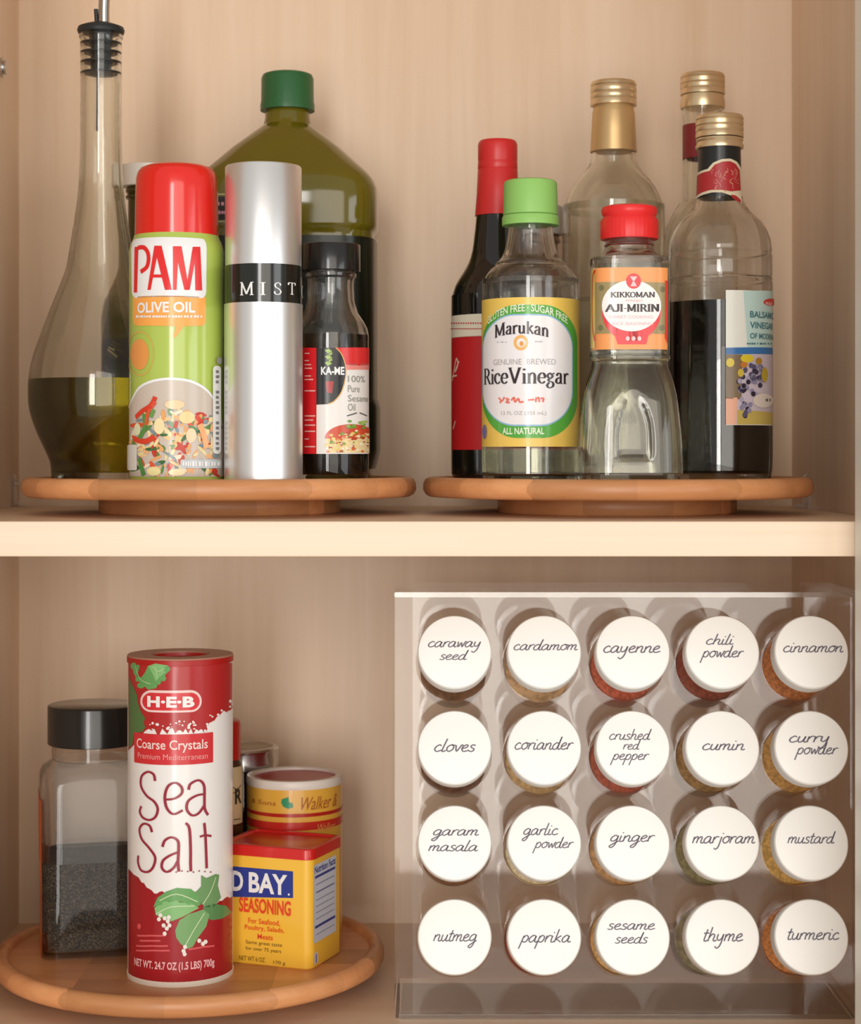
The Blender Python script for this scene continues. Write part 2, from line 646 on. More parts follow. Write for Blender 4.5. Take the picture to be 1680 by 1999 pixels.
SERIF = {
    'A': (1.25, [[(.05, 0), (.6, 1.5)], [(.6, 1.5), (1.1, 0)], [(.25, .5), (.92, .5)], [(-.1, 0), (.22, 0)], [(.9, 0), (1.3, 0)]]),
    'I': (.55, _st(.25, 1.5, 0, .22)),
    'J': (.75, [[(.5, 1.5), (.5, .3), (.3, 0), (.05, .15)], [(.28, 1.5), (.72, 1.5)]]),
    'K': (1.2, _st(.25, 1.5, 0, .2) + [[(1.0, 1.5), (.27, .65)], [(.5, .9), (1.05, 0)], [(.85, 1.5), (1.15, 1.5)], [(.9, 0), (1.22, 0)]]),
    'M': (1.6, [[(.2, 0), (.22, 1.5)], [(.22, 1.5), (.75, .1)], [(.75, .1), (1.28, 1.5)], [(1.28, 1.5), (1.32, 0)], [(0, 0), (.4, 0)], [(1.1, 0), (1.52, 0)], [(0, 1.5), (.3, 1.5)], [(1.25, 1.5), (1.52, 1.5)]]),
    'N': (1.3, [[(.2, 0), (.2, 1.5)], [(.2, 1.5), (1.0, 0)], [(1.0, 0), (1.0, 1.5)], [(0, 0), (.4, 0)], [(0, 1.5), (.25, 1.5)], [(.8, 1.5), (1.2, 1.5)]]),
    'O': (1.3, [[(.6, 1.5), (.2, 1.25), (.08, .75), (.2, .25), (.6, 0), (1.0, .25), (1.12, .75), (1.0, 1.25), (.6, 1.5)]]),
    'R': (1.2, _st(.25, 1.5, 0, .2) + [[(.25, 1.5), (.7, 1.45), (.9, 1.1), (.7, .75), (.25, .72)], [(.6, .74), (1.05, 0)], [(.92, 0), (1.25, 0)]]),
    'S': (1.0, [[(.8, 1.15), (.75, 1.4), (.45, 1.5), (.15, 1.3), (.2, .95), (.6, .7), (.85, .4), (.7, .08), (.4, 0), (.12, .12), (.08, .4)]]),
    'T': (1.15, [[(.55, 0), (.55, 1.5)], [(.05, 1.5), (1.05, 1.5)], [(.05, 1.5), (.05, 1.2)], [(1.05, 1.5), (1.05, 1.2)], [(.32, 0), (.78, 0)]]),
    'V': (1.25, [[(.15, 1.5), (.6, 0)], [(.6, 0), (1.05, 1.5)], [(0, 1.5), (.35, 1.5)], [(.9, 1.5), (1.22, 1.5)]]),
    'a': (.85, [[(.15, .75), (.35, 1), (.6, .85), (.6, .1), (.8, 0)], [(.6, .6), (.2, .45), (.12, .15), (.35, 0), (.6, .2)]]),
    'c': (.75, [[(.65, .75), (.45, 1), (.15, .8), (.12, .3), (.4, 0), (.68, .2)]]),
    'e': (.8, [[(.12, .55), (.65, .55), (.6, .9), (.38, 1), (.14, .75), (.12, .3), (.38, 0), (.68, .18)]]),
    'g': (.85, [[(.35, 1), (.12, .75), (.35, .45), (.6, .72), (.35, 1)], [(.3, .45), (.2, .25), (.6, .1), (.65, -.25), (.3, -.45), (.08, -.2), (.3, .1)], [(.55, .9), (.8, 1)]]),
    'i': (.45, [[(.22, 0), (.22, .95)], [(.05, 0), (.4, 0)], [(.05, .95), (.22, .95)], [(.22, 1.25), (.22, 1.42)]]),
    'k': (.95, [[(.22, 0), (.22, 1.5)], [(.05, 0), (.4, 0)], [(.7, 1), (.24, .42)], [(.4, .6), (.82, 0)], [(.55, 1), (.88, 1)]]),
    'n': (.95, [[(.2, 0), (.2, .95)], [(.05, 0), (.36, 0)], [(.2, .7), (.45, 1), (.7, .8), (.7, 0)], [(.55, 0), (.87, 0)], [(.05, .95), (.2, .95)]]),
    'r': (.7, [[(.2, 0), (.2, .95)], [(.05, 0), (.4, 0)], [(.2, .65), (.45, .98), (.65, .85)], [(.05, .95), (.2, .95)]]),
    'u': (.95, [[(.2, .95), (.2, .2), (.4, 0), (.7, .25)], [(.7, .95), (.7, 0)], [(.05, .95), (.2, .95)], [(.55, .95), (.7, .95)], [(.7, 0), (.87, 0)]]),
    '-': (.6, [[(.08, .6), (.5, .6)]]),
    ' ': (.5, []),
}


def strokemesh(t, font, w, nib=None, shear=0.0, gap=0.0):
    V, Fc = [], []
    x = 0.0
    for ch in t:
        adv, lines = font[ch]
        for ln in lines:
            pts = [(x + a + shear * b, b) for a, b in ln]
            if len(pts) > 2:
                pts = smoothprof(pts, 4)
            v, f = ribbon(pts, w, nib)
            k = len(V)
            V += v
            Fc += [tuple(i + k for i in q) for q in f]
        x += adv + gap
    return V, Fc


def rrect(x0, y0, x1, y1, r, n=6, ry=None):
    ry = ry or r
    out = []
    for cx, cy, a0 in ((x1 - r, y0 + ry, -90), (x1 - r, y1 - ry, 0), (x0 + r, y1 - ry, 90), (x0 + r, y0 + ry, 180)):
        for k in range(n + 1):
            a = math.radians(a0 + 90 * k / n)
            out.append((cx + r * math.cos(a), cy + ry * math.sin(a)))
    return out


def ell(cx, cy, rx, ry, n=28, a0=0, a1=360):
    full = (a1 - a0) >= 360
    m = n if full else n + 1
    return [(cx + rx * math.cos(math.radians(a0 + (a1 - a0) * k / n)), cy + ry * math.sin(math.radians(a0 + (a1 - a0) * k / n))) for k in range(m)]


def patch(name, surf, x0, y0, x1, y1, m, parent, eps=0.0003, full=False, nz=2):
    """label paper wrapped round a body"""
    zt = surf.uv((x0 + x1) / 2, y0)[1]
    zb = surf.uv((x0 + x1) / 2, y1)[1]
    if full:
        ua, ub = -math.pi * surf.rref, math.pi * surf.rref
        n = 72
    else:
        ua = surf.uv(x0, (y0 + y1) / 2)[0]
        ub = surf.uv(x1, (y0 + y1) / 2)[0]
        n = 36
    V, Fc = [], []
    for j in range(nz + 1):
        z = zb + (zt - zb) * j / nz
        for i in range(n + 1):
            V.append(surf.pt(ua + (ub - ua) * i / n, z, eps))
    for j in range(nz):
        for i in range(n):
            a = j * (n + 1) + i
            Fc.append((a, a + 1, a + n + 2, a + n + 1))
    return mk(name, V, Fc, m, parent)


def body_profile(cx, Z, pts, zbase):
    """(py, radius px) from top to base -> list of (r, z) from base to top"""
    out = [(RR(r, Z), ZZ(y, Z)) for y, r in pts]
    out.reverse()
    out[0] = (out[0][0], zbase)
    return out


def shell(cx, cy, outer, t, seg=64, shape=rnd, floor=0.004):
    """glass wall: outer profile base->top, then the inner wall down again"""
    r0, z0 = outer[0]
    prof = [(0, z0)] + [(r0 * 0.93, z0)] + [(r0, z0 + 0.0012)] + list(outer[1:])
    inner = [(max(r - t, 0.001), z) for r, z in outer if z > z0 + floor]
    inner = [(max(outer[0][0] - t - 0.001, 0.001), z0 + floor)] + inner
    inner.reverse()
    return loft(cx, cy, prof + inner + [(0, z0 + floor)], seg, shape)


def fill(cx, cy, outer, t, level, seg=64, shape=rnd, floor=0.004):
    z0 = outer[0][1]
    zs = [z for r, z in outer]
    rs = [r for r, z in outer]
    pts = [(max(r - t + 0.0001, .001), z) for r, z in outer if z0 + floor < z < level]
    first = (max(outer[0][0] - t - 0.0009, .001), z0 + floor - 0.0001)
    last = (float(np.interp(level, zs, rs)) - t + 0.0001, level)
    return loft(cx, cy, [(0, first[1]), first] + pts + [last, (0, level)], seg, shape)


def cap_prof(r, z0, z1, bev=0.0012, r2=None):
    r2 = r2 or r
    return [(0, z0), (r - .0004, z0), (r, z0 + .0004), (r2, z1 - bev), (r2 - bev * .3, z1 - bev * .35), (r2 - bev, z1), (0, z1)]


def ribs(n, a):
    def s(phi, z):
        return 1.0 - a * (0.5 + 0.5 * math.cos(phi * n))
    return s


def tube(pts, r, seg=12):
    V, Fc = [], []
    n = len(pts)
    pts = [Vector(p) for p in pts]
    for i, p in enumerate(pts):
        d = (pts[min(i + 1, n - 1)] - pts[max(i - 1, 0)]).normalized()
        a = d.orthogonal().normalized() if i == 0 else (a - d * a.dot(d)).normalized()
        b = d.cross(a)
        for k in range(seg):
            t = 2 * math.pi * k / seg
            V.append(tuple(p + (a * math.cos(t) + b * math.sin(t)) * r))
    for i in range(n - 1):
        for k in range(seg):
            j = (k + 1) % seg
            Fc.append((i * seg + k, i * seg + j, (i + 1) * seg + j, (i + 1) * seg + k))
    Fc.append(tuple(range(seg))[::-1])
    Fc.append(tuple(range((n - 1) * seg, n * seg)))
    return V, Fc


# ================================================================== the cabinet
YF, YB = 1.06, 1.38          # shelf front, back panel
XL, XR = -0.2995, 0.2630     # inner faces of the side panels
ZT = 0.80                    # underside of the cabinet top
ZS = EYE - 0.0384            # top of the shelf
cab = thing('kitchen_cabinet', (0, YB, 0), 'open maple kitchen cabinet holding two levels of bottles and spices', 'cabinet')
mk('back_panel', *box(XL - .018, XR + .018, YB, YB + .012, -.02, ZT + .02), MAPLE_V, cab, False)
mk('side_panel', *box(XL - .018, XL, YF - .004, YB, -.02, ZT + .02), MAPLE_V, cab, False)
mk('side_panel', *box(XR, XR + .018, YF - .004, YB, -.02, ZT + .02), MAPLE_V, cab, False)
mk('bottom_panel', *box(XL, XR, YF - .004, YB, -.02, 0), MAPLE_H, cab, False)
mk('top_panel', *box(XL, XR, YF - .004, YB, ZT, ZT + .02), MAPLE_H, cab, False)
SX = XX(1672, YF - .01)
bevel_box('face_frame_stile', (SX, SX + .045, YF - .024, YF - .004, -.05, ZT + .05), FRAME, cab, .0015, label='cream painted front frame of the cabinet')
bevel_box('face_frame_stile', (XL - .022, XL + .022, YF - .024, YF - .004, -.05, ZT + .05), FRAME, cab, .0015, label='cream painted front frame of the cabinet')

sh = thing('cabinet_shelf', (0, YB, ZS - .0192), 'maple shelf board with pale front edge, carrying two bamboo turntables', 'shelf')
mk('board', *box(XL + .0006, XR - .0006, YF + .002, YB - .0004, ZS - .0192, ZS), MAPLE_H, sh, False)
bevel_box('edge_band', (XL + .0006, XR - .0006, YF, YF + .0021, ZS - .0192, ZS + .0002), MAPLE_E, sh, .0005, label='pale maple edge band')

# shelf supports: small clear clips on the side panels, a nickel pin higher up
CLIP = clear('clear_clip', (0.93, 0.93, 0.92, 1), 2.0, 1.5, 0.1)


def shelf_clip(x, y, s, lab):
    t = thing('shelf_clip', (x, y, ZS), lab, 'shelf clip', 'clear clips that lock the shelf')
    pts = [(x, y - .004, ZS), (x + s * .009, y - .004, ZS), (x + s * .009, y - .004, ZS + .0022), (x + s * .0028, y - .004, ZS + .0036), (x + s * .0022, y - .004, ZS + .022), (x, y - .004, ZS + .024)]
    V = pts + [(a, b + .008, c) for a, b, c in pts]
    n = len(pts)
    Fc = [tuple(range(n)), tuple(range(2 * n - 1, n - 1, -1))] + [(i, (i + 1) % n, n + (i + 1) % n, n + i) for i in range(n)]
    mk('clip_body', V, Fc, CLIP, t, False)
    a = mk('clip_peg', *tube([(x - s * .0005, y, ZS + .017), (x + s * .0045, y, ZS + .017)], .0022), CLIP, t)


shelf_clip(XL, 1.358, 1, 'small clear shelf clip on the side panel beside the oil cruet')
shelf_clip(XR, 1.325, -1, 'small clear shelf clip on the side panel beside the balsamic bottle')
zp = ZZ(132, 1.318)
pin = thing('shelf_pin', (XL, 1.318, zp), 'small round nickel shelf pin in the side panel beside the pourer spout', 'shelf pin')
mk('pin_collar', *tube([(XL - .001, 1.318, zp), (XL + .0030, 1.318, zp)], .0068, 20), STEEL, pin)
mk('pin_head', *tube([(XL + .0028, 1.318, zp), (XL + .0050, 1.318, zp)], .0050, 20), STEEL, pin)

# ================================================================== bamboo turntables


def turntable(cx, cy, z, R, lab):
    t = thing('turntable', (cx, cy, z), lab, 'turntable', 'round bamboo turntables')
    h0, h1, lip, wi = .0108, .0233, .0036, .0085
    pr = [(0, h0), (R - .004, h0), (R - .0015, h0 + .0015), (R, h0 + .0045), (R - .0002, h1 - .0040), (R - .0016, h1 - .0012), (R - .0042, h1),
          (R - wi + .001, h1), (R - wi - .0008, h1 - .0012), (R - wi - .0012, h1 - lip), (0, h1 - lip)]
    mk('plate', *loft(cx, cy, [(r, z + q) for r, q in pr], 128), BAMBOO, t, angle=50)
    rb = R * .615
    pb = [(0, 0), (rb - .0015, 0), (rb, .0015), (rb, .0092), (rb - .001, .0106), (rb - .003, .0109), (0, .0109)]
    mk('base_disc', *loft(cx, cy, [(r, z + q) for r, q in pb], 96), BAMBOO, t, angle=50)
    return z + h1 - lip - .0001


TLX, TLY = -0.135, 1.22
TRX, TRY = 0.1197, 1.22
TBX, TBY = -0.1556, 1.232
ZL = turntable(TLX, TLY, ZS, .1258, 'bamboo turntable on the shelf under the oil bottles')
ZR = turntable(TRX, TRY, ZS, .1245, 'bamboo turntable on the shelf under the vinegar bottles')
ZB = turntable(TBX, TBY, 0.0, .1255, 'bamboo turntable on the cabinet floor under the sea salt and seasonings')

# ================================================================== oil cruet with pourer
cx, Z = 197, 1.20
X = XX(cx, Z)
t = thing('oil_cruet', (X, Z, ZL), 'tall long-necked glass cruet of olive oil with a black pour stopper', 'bottle')
outer = body_profile(cx, Z, [(66, 42), (74, 42.5), (80, 40.5), (150, 40), (230, 40), (300, 40.5), (370, 44), (420, 50), (470, 58), (520, 66.5), (552, 77), (605, 98), (657, 117), (700, 131.5), (736, 138.5), (765, 140), (800, 137.5), (840, 125), (880, 107), (905, 97.5), (928, 95)], ZL)
outer = smoothprof(outer, 3)
mk('glass_body', *shell(X, Z, outer, .0021, 72, floor=.007), GLASS_G, t)
OIL = mat('olive_oil', S(150, 128, 28), 0.0, trans=1.0, ior=1.46)
OILD = mat('dark_olive_oil', (.42, .34, .03, 1), 0.0, trans=1.0, ior=1.46)
mk('olive_oil', *fill(X, Z, outer, .0021, ZZ(737, Z - .04), 72, floor=.007), OILD, t)
st = mk('pour_stopper', *loft(X, Z, [(0, ZZ(146, Z))] + [(RR(r, Z), ZZ(y, Z)) for y, r in
        [(146, 24), (145, 37.5), (142, 37.5), (138, 20), (127, 20), (124, 37.5), (121, 37.5), (117, 20), (108, 20), (105, 37.5), (102, 37.5), (98, 20), (90, 20), (87, 37.5), (84, 37.5), (80, 22), (68, 24), (66, 44), (60, 46), (54, 44), (50, 34), (46, 22), (45, 18)]] + [(0, ZZ(45, Z))], 48), BLACK_RUB, t)
mk('pour_spout', *tube([P(203, 47, Z), P(203, 20, Z), P(204, -10, Z), P(207, -34, Z), P(214, -58, Z)], RR(11, Z), 20), STEEL, st)
mk('air_tube', *tube([P(189, 47, Z), P(187, 18, Z)], RR(4, Z)), BLACK_RUB, st)
mk('air_tube', *tube([P(191, 146, Z), P(190, 256, Z)], RR(2.6, Z)), BLACK_RUB, st)

# ================================================================== white-capped oil bottle behind the cooking spray
cx, Z = 283, 1.286
X = XX(cx, Z)
t = thing('oil_bottle', (X, Z, ZL), 'dark olive oil bottle with white cap and navy label, behind the cooking spray can', 'bottle')
zt = ZZ(366, Z)
outer = body_profile(cx, Z, [(364, 34), (372, 38), (376, 38), (380, 34), (384, 38), (388, 38), (392, 33), (470, 33), (520, 40), (560, 62), (590, 79), (620, 85), (900, 85), (926, 82)], ZL)
BODY_DG = mat('dark_green_glass', S(96, 104, 40), 0.02, trans=1.0, ior=1.45)
mk('glass_body', *loft(X, Z, [(0, ZL)] + outer + [(0, outer[-1][1])], 56), mat('olive_bottle', S(66, 62, 18), .08, coat=.5), t)
mk('cap', *loft(X, Z, cap_prof(RR(46, Z), ZZ(366, Z), ZZ(323, Z)), 96, ribs(48, .012)), WHITE_PL, t)
sf = Rev(X, Z, outer)
lb = patch('label', sf, 200, 660, 366, 860, mat('navy_paper', S(38, 44, 66), .4), t)
a = Art(sf)
a.strokes([[(212, 682), (222, 690), (231, 697)], [(214, 678), (226, 684)]], .0014, S(214, 196, 160))
a.build('lettering', lb)

# ================================================================== cooking spray can
cx, Z = 345, 1.145
X = XX(cx, Z)
t = thing('cooking_spray', (X, Z, ZL), 'lime green cooking spray can with red cap and a pictured bowl of vegetables', 'spray can')
outer = body_profile(cx, Z, [(462, 82), (470, 85), (480, 89.5), (492, 92), (910, 92), (928, 91.5), (937, 90)], ZL)
mk('can_body', *loft(X, Z, [(0, ZL)] + outer + [(0, outer[-1][1])], 80), mat('lime_print', S(178, 199, 88), .2, coat=.6), t)
CAPR = mat('red_gloss_plastic', S(226, 36, 26), .2, coat=.5)
mk('cap', *loft(X, Z, [(0, ZZ(464, Z)), (RR(81.5, Z), ZZ(464, Z)), (RR(81, Z), ZZ(440, Z)), (RR(80, Z), ZZ(375, Z)), (RR(79, Z), ZZ(350, Z)), (RR(76, Z), ZZ(338, Z)), (RR(70, Z), ZZ(330, Z)), (RR(58, Z), ZZ(325, Z)), (RR(40, Z), ZZ(322, Z)), (0, ZZ(321, Z))], 80), CAPR, t)
sf = Rev(X, Z, outer)
a = Art(sf, .0003)
WHT = S(240, 239, 238)
a.poly(rrect(258, 466, 402, 582, 9, ry=14), WHT, 0)
a.poly([(260, 580), (401, 580), (401, 625), (399, 632), (394, 636), (358, 637), (346, 655), (338, 660), (343, 637), (268, 636), (262, 632), (260, 625)], S(250, 172, 84), 0)
ORG = S(240, 150, 72)
a.poly(ell(273, 692, 18, 30, 30), S(236, 158, 84), 0)
a.ring(ell(274, 690, 27, 44, 36), ell(274, 690, 25, 41, 36), S(214, 178, 90), 0)
# bowl of vegetables
BOWL = S(206, 192, 178)
a.poly([(253, 795), (258, 780), (268, 762), (284, 748), (305, 741), (335, 738), (365, 742), (388, 751), (405, 764), (416, 780), (426, 800), (434, 830), (436, 930), (255, 930)], BOWL, 1)
a.strokes([[(253, 796), (260, 778), (272, 758), (292, 746), (320, 740), (345, 740), (370, 744), (392, 754), (408, 768), (418, 784)]], .0015, S(240, 240, 240), 2)
PIC = [S('#f1c98a'), S('#f3dca6'), S('#e8a868'), S('#e2552f'), S('#c83a2a'), S('#5f8a4a'), S('#3f6b3a'), S('#f0e2c8'), S('#efb27a'), S('#7f8f93'), S('#e9d9a0')]
r = random.Random(3)
for k in range(190):
    px = r.uniform(258, 420)
    lim = 800 + 0.0022 * (px - 330) ** 2
    py = r.uniform(lim, 926)
    L, w_, an = r.uniform(5, 15), r.uniform(2, 5), r.uniform(0, 3.14)
    c = r.choice(PIC)
    pts = []
    for q in range(10):
        b = 2 * math.pi * q / 10
        ex, ey = L * math.cos(b), w_ * math.sin(b) + .05 * L * math.cos(b) ** 2
        pts.append((min(max(px + ex * math.cos(an) - ey * math.sin(an), 254.5), 433), min(py + ex * math.sin(an) + ey * math.cos(an), 932)))
    a.poly(pts, c, 2 + k % 5)
for ln, c, w_ in [([(268, 815), (280, 803), (296, 792), (305, 775)], '#d8402a', .0028), ([(287, 830), (292, 805), (305, 785)], '#e05a38', .0022), ([(275, 855), (285, 835), (284, 808)], '#5c8f45', .003),
                  ([(264, 856), (285, 862), (302, 853)], '#d9452c', .0032), ([(345, 822), (342, 835)], '#c83a2a', .002), ([(388, 828), (396, 850), (400, 875)], '#f2b27c', .0036), ([(275, 895), (283, 928)], '#4f8a44', .0032),
                  ([(381, 812), (391, 824)], '#d84030', .0026), ([(296, 815), (302, 800)], '#6b9a4d', .0024)]:
    a.strokes([ln], w_, S(c), 8)
for ex, ey, rx, ry, c in [(341, 790, 19, 9, '#f3cfa0'), (364, 815, 15, 12, '#f4d79c'), (312, 832, 10, 16, '#f3e2ae'), (372, 850, 10, 14, '#eed5ac'), (302, 920, 13, 9, '#efe0a0'), (345, 922, 16, 7, '#f2e0b0'), (271, 838, 6, 12, '#dfe0b8')]:
    a.poly(ell(ex, ey, rx, ry, 18), S(c), 7)
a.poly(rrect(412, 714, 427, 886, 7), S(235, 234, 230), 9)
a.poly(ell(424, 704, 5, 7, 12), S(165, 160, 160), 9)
a.poly(rrect(253, 868, 271, 918, 3), S(226, 222, 214), 9)
a.poly(rrect(352, 897, 428, 914, 3), S(198, 204, 206), 9)
pic = a.build('picture', t, INKG)
a = Art(sf, .0003)
RED = S(226, 44, 44)


def brush(lines, c, layer):
    for x0, y0, w0, x1, y1, w1 in lines:
        a.poly([(x0 - w0, y0), (x0 + w0, y0), (x1 + w1, y1), (x1 - w1, y1)], c, layer)


brush([(268.5, 482, 3.4, 266, 571, 3.0), (307, 480, 4.5, 292, 566, 3), (309, 480, 7, 329, 566, 6.5), (343, 481, 5.5, 341, 566, 3.5), (347, 481, 7, 364, 566, 4.5), (380, 482, 4.5, 366, 566, 3.5), (384, 482, 5.5, 387, 567, 6.5)], RED, 3)
a.strokes([[(270, 484), (281, 483), (289, 492), (291, 507), (287, 522), (276, 531)]], .0026, RED, 3)
a.poly([(299, 536), (317, 536), (318, 542), (298, 542)], RED, 3)
a.flush('lettering', t, INKG)
a.text('OLIVE OIL', 270, 591, 380, 611, WHT, 3, .03)
a.smallprint(267, 393, 618, 4.5, WHT, 3, 2)
a.flush('lettering', t, INKG)
g_ = random.Random(8)
for k in range(16):
    if k not in (3, 9):
        a.poly([(416.5, 723 + k * 10), (416.5 + g_.uniform(4, 6.5), 723 + k * 10), (422, 728 + k * 10), (417, 728.5 + k * 10)], S(120, 120, 120), 13)
a.flush('lettering', t, INKG)
a.smallprint(356, 424, 905.5, 10, WHT, 13, 4)
a.build('lettering', t, INKG)

# ================================================================== aluminium oil mister
cx, Z = 514, 1.135
X = XX(cx, Z)
t = thing('oil_mister', (X, Z, ZL), 'brushed silver oil sprayer cylinder with a black lettered band', 'oil sprayer')
ALU = mat('brushed_aluminium', S(236, 235, 234), .34, .85)
rb, rc = RR(76.5, Z), RR(74.5, Z)
mk('tank', *loft(X, Z, [(0, ZL), (rb - .0012, ZL), (rb, ZL + .0012), (rb, ZZ(595, Z)), (0, ZZ(595, Z))], 80), ALU, t)
outer = [(RR(75.5, Z), ZZ(596, Z)), (RR(75.5, Z), ZZ(521, Z))]
bd = mk('band', *loft(X, Z, [(0, outer[0][1])] + outer + [(0, outer[1][1])], 80), mat('black_band', S(22, 24, 18), .16, coat=.5), t)
mk('cap', *loft(X, Z, [(0, ZZ(521, Z)), (rc, ZZ(521, Z)), (rc, ZZ(329, Z)), (rc - .0006, ZZ(326, Z)), (rc - .0018, ZZ(325, Z)), (0, ZZ(325, Z))], 80), ALU, t)
sf = Rev(X, Z, outer)
a = Art(sf, .0002)
for ch, x0, x1 in (('M', 469, 495), ('I', 508, 518), ('S', 534, 549), ('T', 561, 576)):
    a.stroketext(ch, x0, 551, x1, 576, .2, S(236, 236, 232), 1, SERIF, .45)
u0, u1 = sf.uv(587, 560)[0], 0
dv = a.boxuv(500, 551, 510, 576)
a.stroketext('O', 0, 0, 0, 0, .2, S(236, 236, 232), 1, SERIF, .45, box=(u0 + .0005, dv[1], u0 + .0085, dv[3]))
a.build('lettering', bd)

# ================================================================== sesame oil bottle
cx, Z = 645, 1.177
X = XX(cx, Z)
t = thing('sesame_oil_bottle', (X, Z, ZL), 'small sesame oil bottle with black cap and red and white label', 'bottle')
outer = body_profile(cx, Z, [(530, 46), (535, 50), (541, 50), (545, 46), (560, 45), (590, 47), (612, 54), (628, 65), (642, 72), (655, 74.5), (900, 74.5), (926, 73.5), (933, 72)], ZL)
mk('glass_body', *shell(X, Z, outer, .002, 64, floor=.006), GLASS, t)
SES = mat('sesame_oil', S(40, 30, 18), .03, coat=.3)
mk('sesame_oil', *fill(X, Z, outer, .002, ZZ(655, Z), 64, floor=.006), mat('sesame_oil_tr', S(92, 78, 58), .0, trans=1.0, ior=1.46), t)
mk('cap', *loft(X, Z, cap_prof(RR(58, Z), ZZ(531, Z), ZZ(478, Z), .0008), 80), BLACK_PL, t)
sf = Rev(X, Z, outer)
lb = patch('label', sf, 573, 679, 719, 886, mat('cream_paper', S(236, 232, 226), .4, coat=.2), t)
a = Art(sf)
RD = S(214, 34, 40)
a.poly([(573, 679), (618, 679), (618, 886), (573, 886)], RD, 0)
a.poly([(652, 679), (719, 679), (719, 712), (700, 714), (674, 712), (668, 696)], S(222, 52, 52), 0)
a.poly([(668, 710), (719, 711), (719, 722), (672, 722)], S(232, 140, 130), 0)
a.poly([(618, 679), (655, 679), (665, 690), (672, 708), (674, 727), (671, 748), (664, 768), (652, 783), (640, 789), (618, 790)], S(24, 24, 24), 1)
a.strokes([[(655, 679), (665, 690), (672, 708), (674, 727), (671, 748), (664, 768), (652, 783), (640, 789)]], .0006, S(226, 170, 90), 2)
for k in range(5):
    a.poly([(634 + k % 2 * 8, 684 + k * 6), (642 + k % 2 * 6, 681 + k * 6), (648, 686 + k * 6), (640, 690 + k * 6)], S(150, 180, 70), 2)
a.poly([(636, 745), (651, 744), (648, 768), (638, 766)], S(170, 28, 30), 2)
r = random.Random(5)
a.poly(ell(684, 856, 50, 28, 24, 180, 360), S(210, 80, 54), 1)
a.poly([(636, 856), (719, 856), (719, 884), (640, 884)], S(236, 214, 160), 1)
for k in range(110):
    px = r.uniform(636, 717)
    py = r.uniform(838 + .012 * (px - 690) ** 2 * .5, 882)
    q = r.uniform(2, 4.5)
    a.poly(ell(min(px, 715), py, q, q * .7, 7), S(r.choice(['#f2dca0', '#eac074', '#f6ecd0', '#d8683c', '#7f9a3c', '#e9d27c', '#b84830'])), 2 + k % 3)
for k in range(14):
    px, py = r.uniform(676, 712), r.uniform(822, 836)
    a.poly(ell(px, py, 4, 2.5, 7), S(r.choice(['#8fae4a', '#6f9a3e', '#a8bf66'])), 5)
a.build('picture', lb, INKG)
a = Art(sf)
a.text('KA-ME', 627, 716, 671, 732, WHT, 3, .03)
for s_, y in (('100%', 733), ('Pure', 752), ('Sesame', 771), ('Oil', 788)):
    a.text(s_, 678, y, {'100%': 710, 'Pure': 700, 'Sesame': 716, 'Oil': 692}[s_], y + 14, S(150, 148, 140), 2)
a.strokes([[(676, 812), (695, 806)], [(700, 806), (714, 812)]], .0006, S(60, 60, 60), 2)
for k, (y, x1) in enumerate([(690, 605), (704, 604), (712, 608), (719, 610), (734, 608), (741, 612), (763, 616), (812, 616), (820, 612), (830, 616), (842, 616), (857, 604), (872, 616)]):
    a.strokes([[(596, y), ((596 + x1) / 2, y), (x1, y)]], .0007, S(240, 190, 180), 2, smooth=0)
a.build('lettering', lb, INKG)

# ================================================================== big olive oil jug
cx, Z = 561, 1.292
X = XX(cx, Z)
t = thing('olive_oil_jug', (X, Z, ZL), 'large square olive green oil jug with dark green cap, behind the silver sprayer', 'bottle')


def jugshape(phi, z):
    k = min(max((ZZ(245, 1.292) - z) / .028, 0.0), 1.0)
    n = 2.0 + 2.2 * k
    return superell(n, 0, 1 - .2 * k)(phi, z)


outer = body_profile(cx, Z, [(215, 41), (222, 44), (232, 44), (245, 47), (262, 68), (296, 108), (330, 143), (346, 160), (360, 171), (378, 177.5), (400, 178), (450, 178), (456, 176), (462, 171), (475, 170), (780, 170), (792, 176), (880, 176), (905, 170), (922, 160)], ZL)
JUG = mat('olive_jug', S(102, 91, 18), .12, coat=.5)
mk('jug_body', *loft(X, Z, [(0, ZL)] + outer + [(0, outer[-1][1])], 96, jugshape), JUG, t)
mk('cap', *loft(X, Z, [(0, ZZ(217, Z)), (RR(53, Z), ZZ(217, Z)), (RR(53, Z), ZZ(206, Z)), (RR(51.5, Z), ZZ(198, Z)), (RR(51, Z), ZZ(154, Z)), (RR(48, Z), ZZ(147, Z)), (RR(40, Z), ZZ(144, Z)), (0, ZZ(143, Z))], 96, ribs(60, .008)), mat('green_cap', S(46, 98, 56), .35), t)
sf = Rev(X, Z, outer, jugshape)
lb = patch('label', sf, 0, 459, 1200, 916, mat('dark_jug_label', S(24, 28, 16), .25), t, eps=.0014, full=True, nz=48)
a = Art(sf)
for y in (378, 431):
    a.poly([(424, y), (446, y), (446, y + 3), (424, y + 3)], S(170, 170, 120), 0)
a.poly([(424, 384), (446, 384), (446, 429), (424, 429)], S(44, 34, 30), 0)
a.smallprint(426, 445, 398, 7, S(200, 140, 156), 2, 5)
a.smallprint(427, 444, 415, 7, S(200, 140, 156), 2, 6)
a.build('neck_seal', t)

